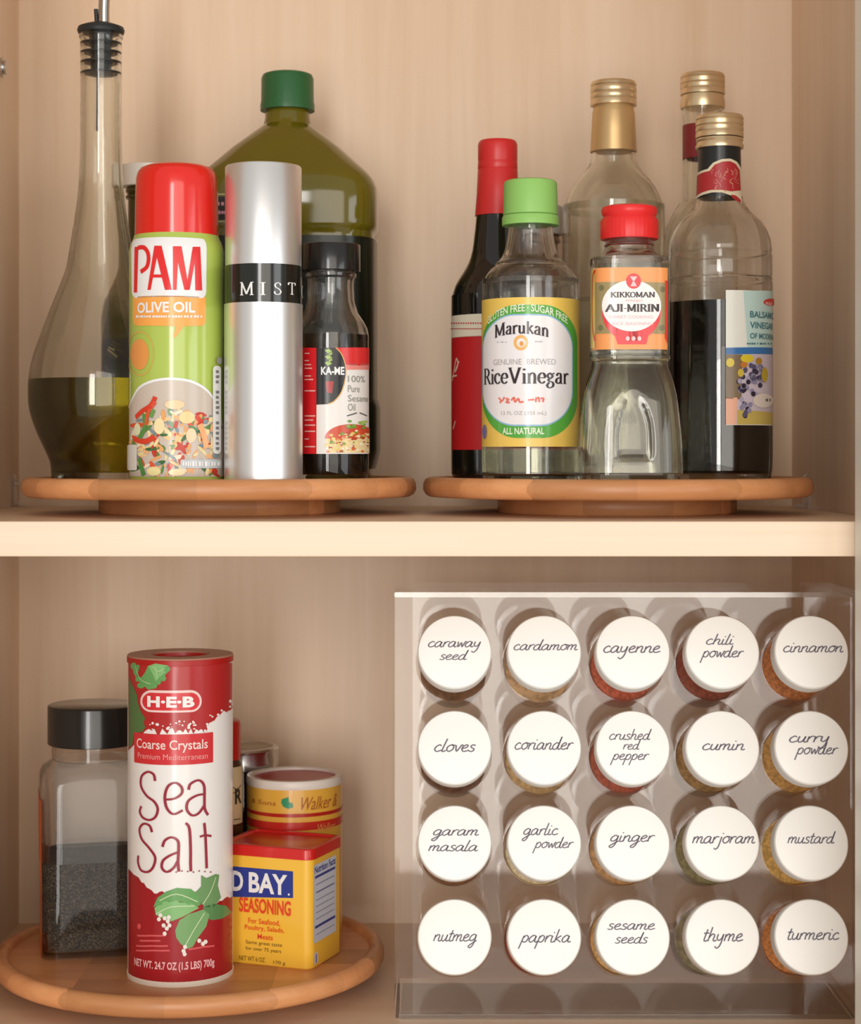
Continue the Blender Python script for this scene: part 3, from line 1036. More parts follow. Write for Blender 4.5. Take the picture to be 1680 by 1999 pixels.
# ================================================================== red-capped vinegar bottle
cx, Z = 971, 1.235
X = XX(cx, Z)
t = thing('red_wine_vinegar_bottle', (X, Z, ZR), 'dark glass bottle with long red neck cap and red label, behind the rice vinegar', 'bottle')
outer = body_profile(cx, Z, [(278, 33), (420, 42), (460, 46), (490, 50), (515, 58), (540, 73), (560, 84), (585, 90), (605, 91), (900, 91), (918, 90), (928, 87)], ZR)
mk('glass_body', *loft(X, Z, [(0, ZR)] + smoothprof(outer, 2) + [(0, outer[-1][1])], 72), mat('dark_bottle', S(22, 20, 16), .05, coat=.6), t)
mk('neck_cap', *loft(X, Z, [(0, ZZ(422, Z)), (RR(44.5, Z), ZZ(422, Z)), (RR(41, Z), ZZ(380, Z)), (RR(39, Z), ZZ(334, Z)), (RR(38.2, Z), ZZ(332, Z)), (RR(39, Z), ZZ(330, Z)), (RR(38.6, Z), ZZ(318, Z)), (RR(38, Z), ZZ(316, Z)), (RR(38.6, Z), ZZ(314, Z)), (RR(38.6, Z), ZZ(284, Z)), (RR(37, Z), ZZ(278, Z)), (RR(34, Z), ZZ(275, Z)), (0, ZZ(275, Z))], 64), mat('red_cap_foil', S(206, 44, 44), .35), t)
sf = Rev(X, Z, outer)
lb = patch('label', sf, 882, 655, 1060, 878, mat('red_paper', S(188, 30, 34), .45), t)
lb2 = patch('label_band', sf, 882, 612, 1060, 656, mat('ivory_paper', S(222, 212, 190), .5), t)
a = Art(sf)
for k in range(20):
    xx = 883 + k * 4.6
    a.poly(ell(xx, 631, 1.6, 1.8, 6), S(190, 50, 50), 1)
a.strokes([[(881, 642), (920, 642), (975, 642)]], .0005, S(190, 60, 50), 1, smooth=0)
a.build('lettering', lb2)
a = Art(sf)
a.strokes([[(884, 744), (888, 722), (892, 700), (895, 712), (889, 728), (897, 705)], [(884, 735), (893, 733)]], .0011, S(224, 190, 170), 1)
a.flush('lettering', lb)
a.strokes([[(886, 838), (890, 822)]], .0011, S(224, 190, 170), 1)
a.build('lettering', lb)

# ================================================================== rice vinegar
cx, Z = 1035, 1.172
X = XX(cx, Z)
t = thing('rice_vinegar_bottle', (X, Z, ZR), 'clear bottle with lime green cap and yellow label reading Rice Vinegar', 'bottle')
outer = body_profile(cx, Z, [(436, 44), (445, 44), (465, 46), (490, 51), (504, 58), (512, 66), (516, 69), (520, 70), (526, 78), (540, 88), (555, 93), (575, 95.5), (890, 95.5), (922, 94.5), (933, 92)], ZR)
mk('glass_body', *shell(X, Z, smoothprof(outer, 2), .0024, 72, floor=.006), GLASS, t)
mk('vinegar', *fill(X, Z, smoothprof(outer, 2), .0024, ZZ(600, Z), 72, floor=.006), mat('pale_vinegar', (.97, .94, .72, 1), 0.0, trans=1.0, ior=1.34), t)
LIME = mat('lime_plastic', S(146, 198, 104), .4)
mk('cap', *loft(X, Z, cap_prof(RR(53.5, Z), ZZ(421, Z), ZZ(353, Z), .002, RR(52, Z)), 120, ribs(60, .012)), LIME, t)
mk('tamper_ring', *loft(X, Z, [(0, ZZ(441, Z)), (RR(55.5, Z), ZZ(441, Z)), (RR(55.5, Z), ZZ(426, Z)), (RR(53.5, Z), ZZ(422, Z)), (0, ZZ(422, Z))], 64), LIME, t)
sf = Rev(X, Z, outer)
lb = patch('label', sf, 941, 580, 1130, 872, mat('yellow_paper', S(240, 202, 96), .35, coat=.2), t, nz=3)
a = Art(sf)
GRN = S(90, 172, 66)
a.poly(rrect(943, 595, 1125, 855, 66, 10, 74), GRN, 0)
a.poly(rrect(943, 613, 1116, 832, 62, 10, 66), S(150, 190, 220), 1)
a.poly(rrect(945, 616, 1114, 829, 60, 10, 64), S(240, 236, 236), 2)
a.ring(ell(1017, 669, 14, 15, 30), ell(1017, 669, 8, 9, 30), S(240, 184, 110), 3)
a.poly(ell(1018, 671, 4, 5, 14), S(236, 160, 80), 3)
a.poly(ell(948, 843, 4, 14, 14), S(130, 120, 180), 4)
a.build('picture', lb, INKG)
a = Art(sf)
DK = S(56, 46, 50)
a.stroketext('Marukan', 968, 628, 1069, 652, .26, DK, 5, SERIF, .3, arc=.0022)
a.text('GLUTEN FREE · SUGAR FREE', 954, 597, 1105, 610, S(226, 240, 208), 4, .02, arc=.0072)
a.text('GENUINE  BREWED', 965, 702, 1083, 712, S(176, 170, 170), 4)
a.stroketext('RiceVinegar', 948, 720, 1107, 759, .24, DK, 5, SERIF, .3)
a.strokes([[(975, 776), (981, 783), (986, 775)], [(980, 783), (977, 787)], [(988, 778), (994, 780), (989, 785), (996, 786)], [(999, 782), (1004, 776), (1006, 785), (1012, 778), (1015, 785), (1022, 784)], [(1030, 781), (1042, 780)], [(1046, 776), (1045, 785)], [(1044, 781), (1050, 776), (1052, 785)], [(1054, 778), (1060, 778), (1058, 785)]], .0011, S(232, 120, 104), 4)
a.text('12 FL OZ (355 mL)', 980, 803, 1065, 812, S(176, 170, 170), 4)
a.text('ALL NATURAL', 982, 835, 1061, 848, S(226, 240, 208), 4, .03)
a.smallprint(972, 990, 668, 3, S(190, 186, 186), 4, 7)
a.smallprint(1044, 1060, 667, 3, S(190, 186, 186), 4, 8)
a.build('lettering', lb, INKG)

# ================================================================== tall clear bottle, gold neck
GC = [(0, 4), (1.0, 4), (1.0, 3.2), (.97, 3.0), (1.0, 2.8), (1.0, 2.2), (.965, 2.0), (1.0, 1.8), (1.0, 1.1), (.965, .9), (1.0, .7), (.98, .3), (.93, .05), (0, 0)]


def gold_cap(par, X, Z, r, y0, y1, name='cap'):
    pr = [(RR(r * q, Z), ZZ(y0 + (y1 - y0) * k / 4.0, Z)) for q, k in GC]
    return mk(name, *loft(X, Z, pr, 72), GOLD, par)


cx, Z = 1197, 1.28
X = XX(cx, Z)
t = thing('white_wine_vinegar_bottle', (X, Z, ZR), 'tall clear glass bottle with gold foil neck, behind the red-capped mirin', 'bottle')
outer = body_profile(cx, Z, [(206, 34), (295, 42), (310, 44), (325, 49), (345, 65), (365, 80), (390, 92), (415, 98), (440, 99.5), (890, 99.5), (918, 98), (928, 95)], ZR)
outer = smoothprof(outer, 2)
mk('glass_body', *shell(X, Z, outer, .0024, 72, floor=.008), GLASS_G, t)
mk('vinegar', *fill(X, Z, outer, .0024, ZZ(585, Z), 72, floor=.008), mat('greyish_vinegar', (.93, .95, .88, 1), 0.0, trans=1.0, ior=1.34), t)
nk = mk('neck_foil', *loft(X, Z, [(0, ZZ(297, Z)), (RR(45.5, Z), ZZ(297, Z)), (RR(43, Z), ZZ(255, Z)), (RR(41.5, Z), ZZ(222, Z)), (RR(40, Z), ZZ(216, Z)), (RR(38, Z), ZZ(206, Z)), (0, ZZ(206, Z))], 64), GOLDF, t)
gold_cap(t, X, Z, 45, 160, 207)

# ================================================================== mirin
cx, Z = 1228, 1.142
X = XX(cx, Z)
t = thing('mirin_bottle', (X, Z, ZR), 'waisted clear mirin bottle with red cap and orange label', 'bottle')


def mshape(phi, z):
    k = min(max((ZZ(478, 1.142) - z) / .012, 0.0), 1.0)
    n = 2.0 + 2.4 * k
    s = superell(n, 0)(phi, z)
    # arched panel pressed into each face of the flared foot
    zc = ZZ(850, 1.142)
    for q in range(-1, 3):
        dphi = (phi - q * math.pi / 2 + math.pi) % (2 * math.pi) - math.pi
        d = math.hypot(dphi / .38, (z - zc) / .0245) if z > zc else max(abs(dphi) / .38, abs(z - zc) / .016)
        if d < 1:
            s *= 1 - .05 * min(1.0, (1 - d) * 5)
    return s


outer = body_profile(cx, Z, [(462, 46), (476, 47), (480, 49), (484, 47), (496, 54), (504, 66), (512, 73), (520, 75), (684, 75.5), (688, 74), (694, 74), (697, 76), (703, 76), (708, 72), (718, 73), (730, 77), (750, 83), (780, 89), (820, 94), (860, 97.5), (900, 99), (922, 99), (934, 96)], ZR)
outer2 = smoothprof(outer, 3)
mk('glass_body', *shell(X, Z, outer2, .0026, 128, mshape, .007), GLASS, t)
mk('mirin', *fill(X, Z, outer2, .0026, ZZ(520, Z), 128, mshape, .007), mat('pale_mirin', (.97, .94, .76, 1), 0.0, trans=1.0, ior=1.36), t)
CR = mat('mirin_red', S(232, 44, 44), .35)
mk('cap', *loft(X, Z, [(0, ZZ(468, Z)), (RR(56, Z), ZZ(468, Z)), (RR(57, Z), ZZ(464, Z)), (RR(57, Z), ZZ(434, Z)), (RR(54.5, Z), ZZ(428, Z))], 120, ribs(40, .012)), CR, t)
mk('cap_top', *loft(X, Z, [(0, ZZ(430, Z)), (RR(54, Z), ZZ(430, Z)), (RR(51, Z), ZZ(424, Z)), (RR(54, Z), ZZ(418, Z)), (RR(55, Z), ZZ(412, Z)), (RR(53, Z), ZZ(406, Z)), (RR(46, Z), ZZ(403, Z)), (0, ZZ(402, Z))], 80), CR, t)
sf = Rev(X, Z, outer, lambda p, z: superell(4.4, 0)(p, z))
lb = patch('label', sf, 1154, 522, 1302, 682, mat('orange_paper', S(246, 160, 92), .35, coat=.2), t)
a = Art(sf)
a.poly([(1154, 528), (1162, 524), (1162, 680), (1154, 680)], S(240, 206, 110), 0)
a.strokes([[(1163, 528), (1158, 545), (1157, 600), (1158, 640), (1162, 665)]], .0016, S(224, 56, 46), 1)
a.poly([(1162, 552), (1297, 552), (1297, 652), (1162, 652)], S(160, 142, 96), 0)
a.poly([(1296, 548), (1301, 548), (1301, 672), (1296, 660)], S(220, 70, 60), 1)
a.poly(ell(1232, 608, 56, 58, 40), S(232, 66, 72), 1)
a.poly([(1196, 640), (1268, 640), (1260, 672), (1206, 672)], S(232, 66, 72), 1)
a.poly(ell(1232, 597, 56, 50, 40), S(246, 240, 236), 2)
a.poly(ell(1236, 549, 14, 15, 24), S(226, 64, 70), 3)
a.poly([(1229, 540), (1243, 540), (1237, 549), (1242, 559), (1230, 559), (1235, 549)], S(244, 200, 200), 4)
for k in range(3):
    a.poly(ell(1225 + k * 11, 661, 3.8, 4.6, 10), S(240, 200, 200), 2)
for px, py in ((1173, 640), (1290, 640), (1175, 562), (1291, 565)):
    a.poly(ell(px, py, 5, 6, 8), S(120, 112, 76), 1)
a.build('picture', lb, INKG)
a = Art(sf)
a.stroketext('KIKKOMAN', 1193, 570, 1276, 581, .3, DK, 4, SERIF, .5)
a.text('MANJO', 1222, 585, 1253, 590, S(236, 150, 150), 4)
a.stroketext('AJI-MIRIN', 1183, 594, 1284, 609, .34, DK, 4, SERIF, .45)
a.text('SWEET COOKING', 1190, 616, 1272, 622, S(240, 176, 184), 4)
a.text('RICE SEASONING', 1196, 629, 1272, 635, S(240, 176, 184), 4)
a.build('lettering', lb, INKG)

# ================================================================== balsamic vinegar
cx, Z = 1404, 1.20
X = XX(cx, Z)
t = thing('balsamic_vinegar_bottle', (X, Z, ZR), 'clear bottle of dark balsamic vinegar with gold cap, red neck band and grape label', 'bottle')
outer = body_profile(cx, Z, [(285, 40), (380, 43), (392, 46), (404, 52), (415, 60), (424, 70), (436, 82), (452, 92), (470, 98.5), (486, 100.5), (492, 101), (496, 99), (500, 101.5), (538, 101.5), (542, 100), (546, 102), (550, 100.5), (554, 102.5), (890, 102.5), (918, 101.5), (930, 98)], ZR)
mk('glass_body', *shell(X, Z, outer, .0024, 80, floor=.007), GLASS, t)
mk('balsamic_vinegar', *fill(X, Z, outer, .0024, ZZ(585, Z - .03), 80, floor=.007), mat('balsamic', S(20, 16, 12), .04, coat=.4), t)
sf = Rev(X, Z, outer)
nb = mk('neck_sleeve', *loft(X, Z, [(RR(41, Z), ZZ(388, Z)), (RR(43.4, Z), ZZ(388, Z)), (RR(42.6, Z), ZZ(360, Z)), (RR(41, Z), ZZ(300, Z)), (RR(41, Z), ZZ(288, Z))], 64), mat('black_sleeve', S(34, 36, 36), .3), t)
a = Art(sf, .0008)
CRM = S(220, 206, 176)
RB = S(172, 44, 48)
a.poly([(1356, 339), (1372, 333), (1382, 330), (1392, 318), (1408, 311), (1424, 310), (1436, 316), (1444, 330), (1446, 372), (1445, 398), (1440, 392), (1425, 382), (1408, 376), (1390, 376), (1375, 380), (1358, 390)], CRM, 0)
a.poly([(1358, 344), (1374, 337), (1386, 334), (1395, 322), (1409, 316), (1423, 315), (1433, 320), (1441, 333), (1443, 372), (1425, 374), (1408, 371), (1388, 371), (1372, 376), (1359, 384)], RB, 1)
a.poly([(1425, 380), (1434, 382), (1443, 390), (1444, 396), (1436, 393), (1428, 387)], RB, 1)
r = random.Random(9)
for k in range(26):
    px, py = r.uniform(1392, 1438), r.uniform(326, 368)
    a.strokes([[(px, py), (px + r.uniform(-4, 4), py + 5), (px + r.uniform(-3, 3), py + 9)]], .0005, S(r.choice(['#d8908a', '#e2a890', '#c86a60', '#dba878'])), 2)
a.build('neck_band', t)
gold_cap(t, X, Z, 46.5, 226, 270)
mk('cap_ring', *loft(X, Z, [(0, ZZ(291, Z)), (RR(46, Z), ZZ(291, Z)), (RR(47, Z), ZZ(287, Z)), (RR(44, Z), ZZ(279, Z)), (RR(46, Z), ZZ(275, Z)), (RR(45, Z), ZZ(272, Z)), (0, ZZ(272, Z))], 64), GOLD, t)
lb = patch('label', sf, 1416, 567, 1506, 830, mat('blue_white_paper', S(226, 226, 216), .35, coat=.2), t)
a = Art(sf)
a.poly([(1450, 568), (1506, 568), (1506, 680), (1458, 680)], S(186, 212, 206), 0)
a.poly([(1416, 679), (1506, 679), (1506, 692), (1416, 692)], S(58, 112, 170), 1)
a.poly([(1416, 692), (1506, 692), (1506, 829), (1416, 829)], S(196, 182, 192), 0)
a.poly([(1416, 692), (1448, 692), (1446, 780), (1416, 778)], S(128, 108, 84), 1)
a.poly([(1416, 776), (1438, 776), (1436, 829), (1416, 829)], S(226, 166, 136), 1)
a.poly([(1438, 800), (1506, 806), (1506, 829), (1438, 829)], S(190, 168, 90), 1)
r = random.Random(4)
for k in range(60):
    py = r.uniform(712, 812)
    hw = 24 * (1 - abs(py - 745) / 80)
    px = 1464 + r.uniform(-hw, hw) - (py - 745) * .18
    a.poly(ell(px, py, 4.4, 5.2, 9), S(r.choice(['#3a3448', '#55506a', '#8a849c', '#2c2836', '#a49cb2'])), 2 + k % 4)
for px, py, rx, ry, c in ((1424, 708, 8, 9, '#d8c23c'), (1456, 700, 13, 8, '#d6bf34'), (1450, 712, 7, 6, '#c07830'), (1478, 705, 6, 7, '#a87c2c'), (1489, 732, 6, 15, '#b49a34'), (1444, 728, 6, 8, '#c8b048')):
    a.poly(ell(px, py, rx, ry, 10), S(c), 6)
a.poly(ell(1486, 782, 19, 14, 20), S(214, 202, 190), 7)
a.poly(ell(1502, 590, 14, 7, 20), S(206, 56, 54), 2)
a.build('picture', lb, INKG)
a = Art(sf)
ub = sf.uv(1462, 640)[0]


def wraptext(s_, y0, y1, length, col, st=ub, bold=.02):
    v1, v0 = sf.uv(1462, y0)[1], sf.uv(1462, y1)[1]
    V, Fc = textmesh(s_, bold)
    a._fit(V, Fc, st, v0, st + length, v1, col, 3, 0, 0)


TEAL = S(70, 116, 124)
wraptext('BALSAMIC', 607, 620, .026, TEAL)
wraptext('VINEGAR', 628, 641, .024, TEAL)
wraptext('OF MODENA', 650, 661, .026, TEAL)
a.smallprint(1456, 1503, 671, 3.5, TEAL, 3, 9)
a.flush('lettering', lb, INKG)
wraptext('H-E-B', 587, 593, .0085, S(240, 220, 215), sf.uv(1492, 590)[0])
a.flush('lettering', lb, INKG)
a.smallprint(1490, 1500, 781, 6, S(100, 90, 90), 9, 10)
a.build('lettering', lb, INKG)

# ================================================================== rear bottle with gold cap
cx, Z = 1371, 1.287
X = XX(cx, Z)
t = thing('cooking_wine_bottle', (X, Z, ZR), 'slim clear bottle with gold cap and maroon neck label, behind the balsamic bottle', 'bottle')
outer = body_profile(cx, Z, [(205, 39), (212, 40), (216, 40), (220, 38), (392, 38), (397, 46), (403, 50), (420, 60), (445, 71), (470, 74), (905, 74), (928, 71)], ZR)
mk('glass_body', *shell(X, Z, outer, .002, 64, floor=.006), GLASS_G, t)
mk('wine', *fill(X, Z, outer, .002, ZZ(600, Z), 64, floor=.006), mat('pale_wine', (.93, .9, .78, 1), 0.0, trans=1.0, ior=1.34), t)
gold_cap(t, X, Z, 43.5, 145, 186)
mk('cap_ring', *loft(X, Z, [(0, ZZ(212, Z)), (RR(43, Z), ZZ(212, Z)), (RR(44, Z), ZZ(207, Z)), (RR(42.5, Z), ZZ(194, Z)), (RR(41, Z), ZZ(187, Z)), (0, ZZ(187, Z))], 64), GOLD, t)
sf = Rev(X, Z, outer)
patch('neck_label', sf, 0, 245, 2000, 311, mat('maroon_paper', S(134, 40, 42), .45), t, full=True)

# ================================================================== small bottle with pale cap, behind the rice vinegar
cx, Z = 1050, 1.315
X = XX(cx, Z)
t = thing('pale_capped_bottle', (X, Z, ZR), 'small bottle with pale grey cap, mostly hidden behind the rice vinegar', 'bottle')
outer = body_profile(cx, Z, [(458, 38), (470, 44), (474, 44), (478, 38), (510, 40), (540, 52), (560, 58), (580, 60), (905, 60), (926, 57)], ZR)
mk('glass_body', *loft(X, Z, [(0, ZR)] + outer + [(0, outer[-1][1])], 48), mat('brown_bottle', S(120, 84, 62), .1, coat=.5), t)
mk('cap', *loft(X, Z, cap_prof(RR(47, Z), ZZ(460, Z), ZZ(403, Z)), 80, ribs(40, .012)), mat('pale_grey_plastic', S(196, 190, 184), .4), t)

# ================================================================== LOWER TURNTABLE: pepper jar
cx, Z = 182, 1.243
X = XX(cx, Z)
ROTJ = math.radians(13)
t = thing('pepper_jar', (X, Z, ZB), 'big square clear jar half full of black pepper with round black lid', 'jar')


def jshape(phi, z):
    k = min(max((ZZ(1478, 1.245) - z) / .016, 0.0), 1.0)
    return superell(2.0 + 5.0 * k, ROTJ)(phi, z)


outer = body_profile(cx, Z, [(1440, 80), (1478, 80), (1484, 86), (1494, 96), (1506, 101.5), (1520, 103), (1880, 103), (1895, 100)], ZB)
mk('jar_body', *shell(X, Z, outer, .0016, 112, jshape, .004), mat('clear_plastic_jar', (.985, .98, .97, 1), .01, trans=1.0, ior=1.3), t)
PEP = speck('black_pepper', S(36, 32, 27), S(104, 88, 70), 900, .8, .45, .68)
mk('black_pepper', *fill(X, Z, outer, .0019, ZZ(1665, Z), 112, jshape, .005), PEP, t)
mk('lid', *loft(X, Z, cap_prof(RR(88, Z), ZZ(1450, Z), ZZ(1374, Z), .0012), 96, ribs(90, .006)), BLACK_PL, t)
sf = Rev(X, Z, outer, lambda p, z: superell(7, ROTJ)(p, z))
OL = mat('orange_label', S(206, 92, 30), .4)


def facepatch(name, p0, p1, y0, y1, m, par, eps):
    """label on part of the way round the jar, from angle p0 to p1 (degrees from the front face)"""
    z1, z0 = ZZ(y0, Z), ZZ(y1, Z)
    V, Fc, n = [], [], 30
    for z in (z0, z1):
        for i in range(n + 1):
            ph = ROTJ + math.radians(p0 + (p1 - p0) * i / n)
            V.append(sf.pt(ph * sf.rref, z, eps))
    for i in range(n):
        Fc.append((i, i + 1, n + 2 + i, n + 1 + i))
    return mk(name, V, Fc, m, par)


fl = facepatch('label', -128, -52, 1545, 1850, OL, t, .0004)
fb = facepatch('label', -218, -142, 1500, 1860, mat('label_back', S(232, 214, 196), .6), t, .0004)

# ================================================================== sea salt canister
cx, Z = 352, 1.176
X = XX(cx, Z)
t = thing('sea_salt_canister', (X, Z, ZB), 'tall red and white cardboard canister reading Sea Salt', 'canister')
outer = body_profile(cx, Z, [(1287, 102), (1915, 102)], ZB)
outer[0] = (outer[0][0], ZB + .003)
CRIM = S(160, 30, 36)
mk('tube_body', *loft(X, Z, [(0, ZB + .003)] + outer + [(0, outer[-1][1])], 96), mat('salt_white_print', S(236, 231, 226), .28, coat=.4), t)
mk('bottom_rim', *loft(X, Z, [(0, ZB), (RR(103, Z), ZB), (RR(103.5, Z), ZB + .001), (RR(103.5, Z), ZB + .003), (RR(102, Z), ZB + .0035), (0, ZB + .0035)], 96), mat('rim_white', S(226, 214, 198), .4), t)
zt = ZZ(1287, Z)
RIMR = mat('salt_lid_red', S(172, 26, 22), .35)
mk('lid_rim', *loft(X, Z, [(RR(102, Z), zt - .001), (RR(102.8, Z), zt), (RR(102.8, Z), zt + .003), (RR(101.8, Z), zt + .0036), (RR(58, Z), zt + .0036), (RR(57, Z), zt + .003), (RR(56, Z), zt - .001)], 96), mat('salt_lid_top', S(168, 120, 100), .4), t)
mk('lid_edge', *loft(X, Z, [(RR(101.6, Z), zt - .0012), (RR(103.3, Z), zt - .0008), (RR(103.3, Z), zt + .0024), (RR(101.6, Z), zt + .003)], 96), RIMR, t)
mk('lid_well', *loft(X, Z, [(RR(57.5, Z), zt + .0032), (RR(55.5, Z), zt + .0004), (0, zt + .0004)], 64), RIMR, t)
sf = Rev(X, Z, outer)
a = Art(sf, .0002)
# red upper field with crystalline lower border
r = random.Random(12)
top = [(251 + 2 * k * 2.525, 1294) for k in range(41)]
low = []
for k in range(41):
    px = 453 - k * 5.05
    if px > 405:
        y = 1382 + (453 - px) * .62 + r.uniform(-4, 5)
    elif px > 280:
        y = 1430 + r.uniform(-9, 4)
    else:
        y = 1436 + (280 - px) * 1.0
    low.append((px, y))
RED2 = S(176, 40, 40)
a.poly(top + low, RED2, 0)
# parsley sprigs
LG, MG, DG = S(132, 184, 116), S(104, 160, 92), S(84, 116, 66)
a.poly([(257, 1293), (274, 1295), (271, 1310), (268, 1320), (277, 1322), (284, 1312), (290, 1298), (300, 1293), (332, 1296), (330, 1310), (323, 1317), (321, 1330), (311, 1327), (303, 1337), (300, 1343), (285, 1342), (277, 1336), (268, 1326), (262, 1315)], MG, 1)
a.poly([(290, 1300), (304, 1295), (328, 1299), (324, 1312), (314, 1320), (304, 1330), (300, 1318)], LG, 2)
a.poly([(252, 1320), (256, 1330), (263, 1345), (268, 1356), (270, 1372), (276, 1390), (284, 1402), (281, 1410), (284, 1420), (279, 1428), (262, 1432), (259, 1455), (252, 1460)], DG, 1)
# scattered crystals over the red
for k in range(46):
    px = r.uniform(292, 452)
    base = 1418 if px < 400 else 1412 - (px - 400) * .7
    py = base + r.gauss(0, 7)
    q = r.uniform(1.2, 3.6)
    a.poly(ell(px, py, q, q * r.uniform(.5, 1.1), 5), S(236, 230, 226), 1)
a.poly(rrect(263, 1429, 415, 1488, 1, 1), S(206, 48, 52), 2)
a.poly(rrect(275, 1347, 393, 1390, 21, 8), S(238, 206, 200), 2)
for px, py, rx, ry in ((262, 1300, 6, 7), (276, 1338, 8, 6), (300, 1338, 8, 7), (318, 1324, 7, 6), (326, 1306, 7, 6), (292, 1342, 6, 4), (310, 1331, 5, 6), (270, 1326, 5, 5)):
    a.poly(ell(px, py, rx, ry, 7), MG, 2)
for ln in ([(266, 1300), (275, 1325), (295, 1335)], [(298, 1300), (310, 1310), (322, 1304)], [(304, 1300), (308, 1325)]):
    a.strokes([ln], .0005, S(176, 208, 150), 4)
a.poly(rrect(279, 1352, 389, 1386, 17, 8), S(212, 50, 56), 3)
a.flush('picture', t, INKG)
# crimson foot with torn upper border
up = []
for k in range(41):
    px = 251 + k * 5.05
    if px < 300:
        y = 1698 + (px - 251) * .9
    elif px < 400:
        y = 1742
    else:
        y = 1772 - (px - 400) * .45
    up.append((px, y + r.uniform(-3, 3)))
a.poly(up + [(453, 1906), (251, 1906)], CRIM, 0)
# basil
LEAF = [([(300, 1770), (308, 1752), (325, 1740), (345, 1733), (372, 1735), (385, 1745), (392, 1765), (380, 1772), (360, 1762), (335, 1760), (315, 1766)], MG),
        ([(302, 1772), (318, 1760), (345, 1758), (375, 1764), (388, 1772), (370, 1782), (355, 1790), (335, 1798), (318, 1792), (305, 1786)], LG),
        ([(378, 1745), (392, 1730), (392, 1708), (402, 1714), (420, 1706), (427, 1708), (424, 1728), (430, 1752), (415, 1772), (398, 1770)], S(110, 150, 96)),
        ([(395, 1770), (415, 1764), (440, 1768), (450, 1780), (432, 1793), (412, 1796), (400, 1790)], S(92, 136, 84)),
        ([(342, 1816), (350, 1796), (368, 1784), (396, 1775), (408, 1785), (402, 1808), (386, 1830), (376, 1848), (366, 1852), (352, 1842), (344, 1830)], S(120, 164, 104))]
for p_, c in LEAF:
    a.poly(p_, c, 2)
for ln in ([(305, 1784), (335, 1770), (380, 1768)], [(360, 1848), (378, 1815), (398, 1782)], [(395, 1765), (410, 1740), (420, 1712)], [(312, 1758), (345, 1745), (385, 1760)]):
    a.strokes([ln], .0006, S(196, 216, 170), 3)
for px, py in ((314, 1786), (322, 1792), (328, 1798), (320, 1806), (326, 1812), (322, 1822), (331, 1806), (361, 1848), (358, 1856), (360, 1862), (388, 1836), (395, 1842), (400, 1838), (311, 1794), (330, 1790)):
    a.poly(ell(px, py, 4.2, 4.6, 6), S(234, 226, 216), 4)
a.build('picture', t, INKG)
a = Art(sf, .0002)
a.text('H·E·B', 289, 1358, 379, 1380, S(242, 236, 232), 5, .045)
a.text('Coarse Crystals', 269, 1440, 404, 1466, S(240, 214, 206), 5, .012)
a.text('Premium Mediterranean', 271, 1468, 404, 1480, S(236, 160, 156), 5)
a.flush('lettering', t, INKG)
SEA = S(150, 40, 56)


def q1(L):
    return [(x / 3.5, 1200 + y / 3.5) for x, y in L]


def q2(L):
    return [(x / 3.5, 1560 + y / 3.5) for x, y in L]


for L in ([(1062, 1135), (1052, 1090), (1012, 1073), (972, 1105), (968, 1170), (1005, 1235), (1055, 1275), (1080, 1325), (1065, 1380), (1025, 1402), (980, 1385), (960, 1345), (970, 1308)],
          [(1128, 1262), (1190, 1256), (1240, 1222), (1240, 1178), (1200, 1148), (1150, 1170), (1128, 1240), (1140, 1318), (1185, 1362), (1248, 1335)],
          [(1287, 1195), (1300, 1155), (1355, 1130), (1390, 1165), (1393, 1250), (1395, 1325), (1418, 1368)],
          [(1390, 1225), (1340, 1235), (1285, 1272), (1275, 1330), (1310, 1370), (1355, 1355), (1393, 1300)]):
    a.strokes([q1(L)], .0017, SEA, 4, nib=.7)
for L in ([(1042, 225), (1025, 180), (985, 168), (958, 205), (972, 270), (1020, 330), (1062, 395), (1050, 462), (1015, 496), (968, 485), (948, 432), (950, 385)],
          [(1112, 325), (1128, 282), (1172, 260), (1215, 285), (1220, 350), (1216, 430), (1222, 494)],
          [(1215, 362), (1160, 385), (1115, 420), (1108, 468), (1140, 496), (1185, 470), (1215, 420)],
          [(1268, 162), (1292, 200), (1300, 330), (1300, 430), (1302, 492)],
          [(1392, 162), (1400, 250), (1405, 380), (1408, 472)], [(1362, 256), (1400, 246), (1440, 252)]):
    a.strokes([q2(L)], .0017, SEA, 4, nib=.7)
for k in range(9):
    a.poly(ell(322 + k * 11, 1700 + (k % 3), 1.6, 1.6, 6), SEA, 4)
a.flush('lettering', t, INKG)
for y, x0, x1 in ((1826, 269, 324), (1836, 274, 314), (1846, 267, 328), (1855, 267, 332)):
    a.strokes([[(x0, y), ((x0 + x1) / 2, y), (x1, y)]], .0011, S(214, 90, 90), 3, smooth=0)
a.strokes([[(368, 1853), (395, 1848), (417, 1846)]], .0011, S(214, 90, 90), 3, smooth=0)
a.poly(ell(273, 1808, 4, 6, 8), S(214, 80, 80), 3)
a.flush('lettering', t, INKG)
a.text('NET WT. 24.7 OZ (1.5 LBS) 700g', 264, 1868, 417, 1889, S(236, 176, 176), 4, .03)
a.build('lettering', t, INKG)

# ================================================================== rectangular seasoning tin
c0 = Vector((XX(607, 1.180), 1.180, 0))
rd = Vector((.349, .937, 0)).normalized()       # along the narrow side, away from the viewer
ld = Vector((-.937, .349, 0)).normalized()      # along the broad front, to the left
LW, LD = .064, .0500
t = thing('seasoning_tin', (c0 + ld * LW / 2 + rd * LD / 2 + Vector((0, 0, ZB))), 'yellow rectangular seasoning tin with red lid and blue lettered panel', 'tin')


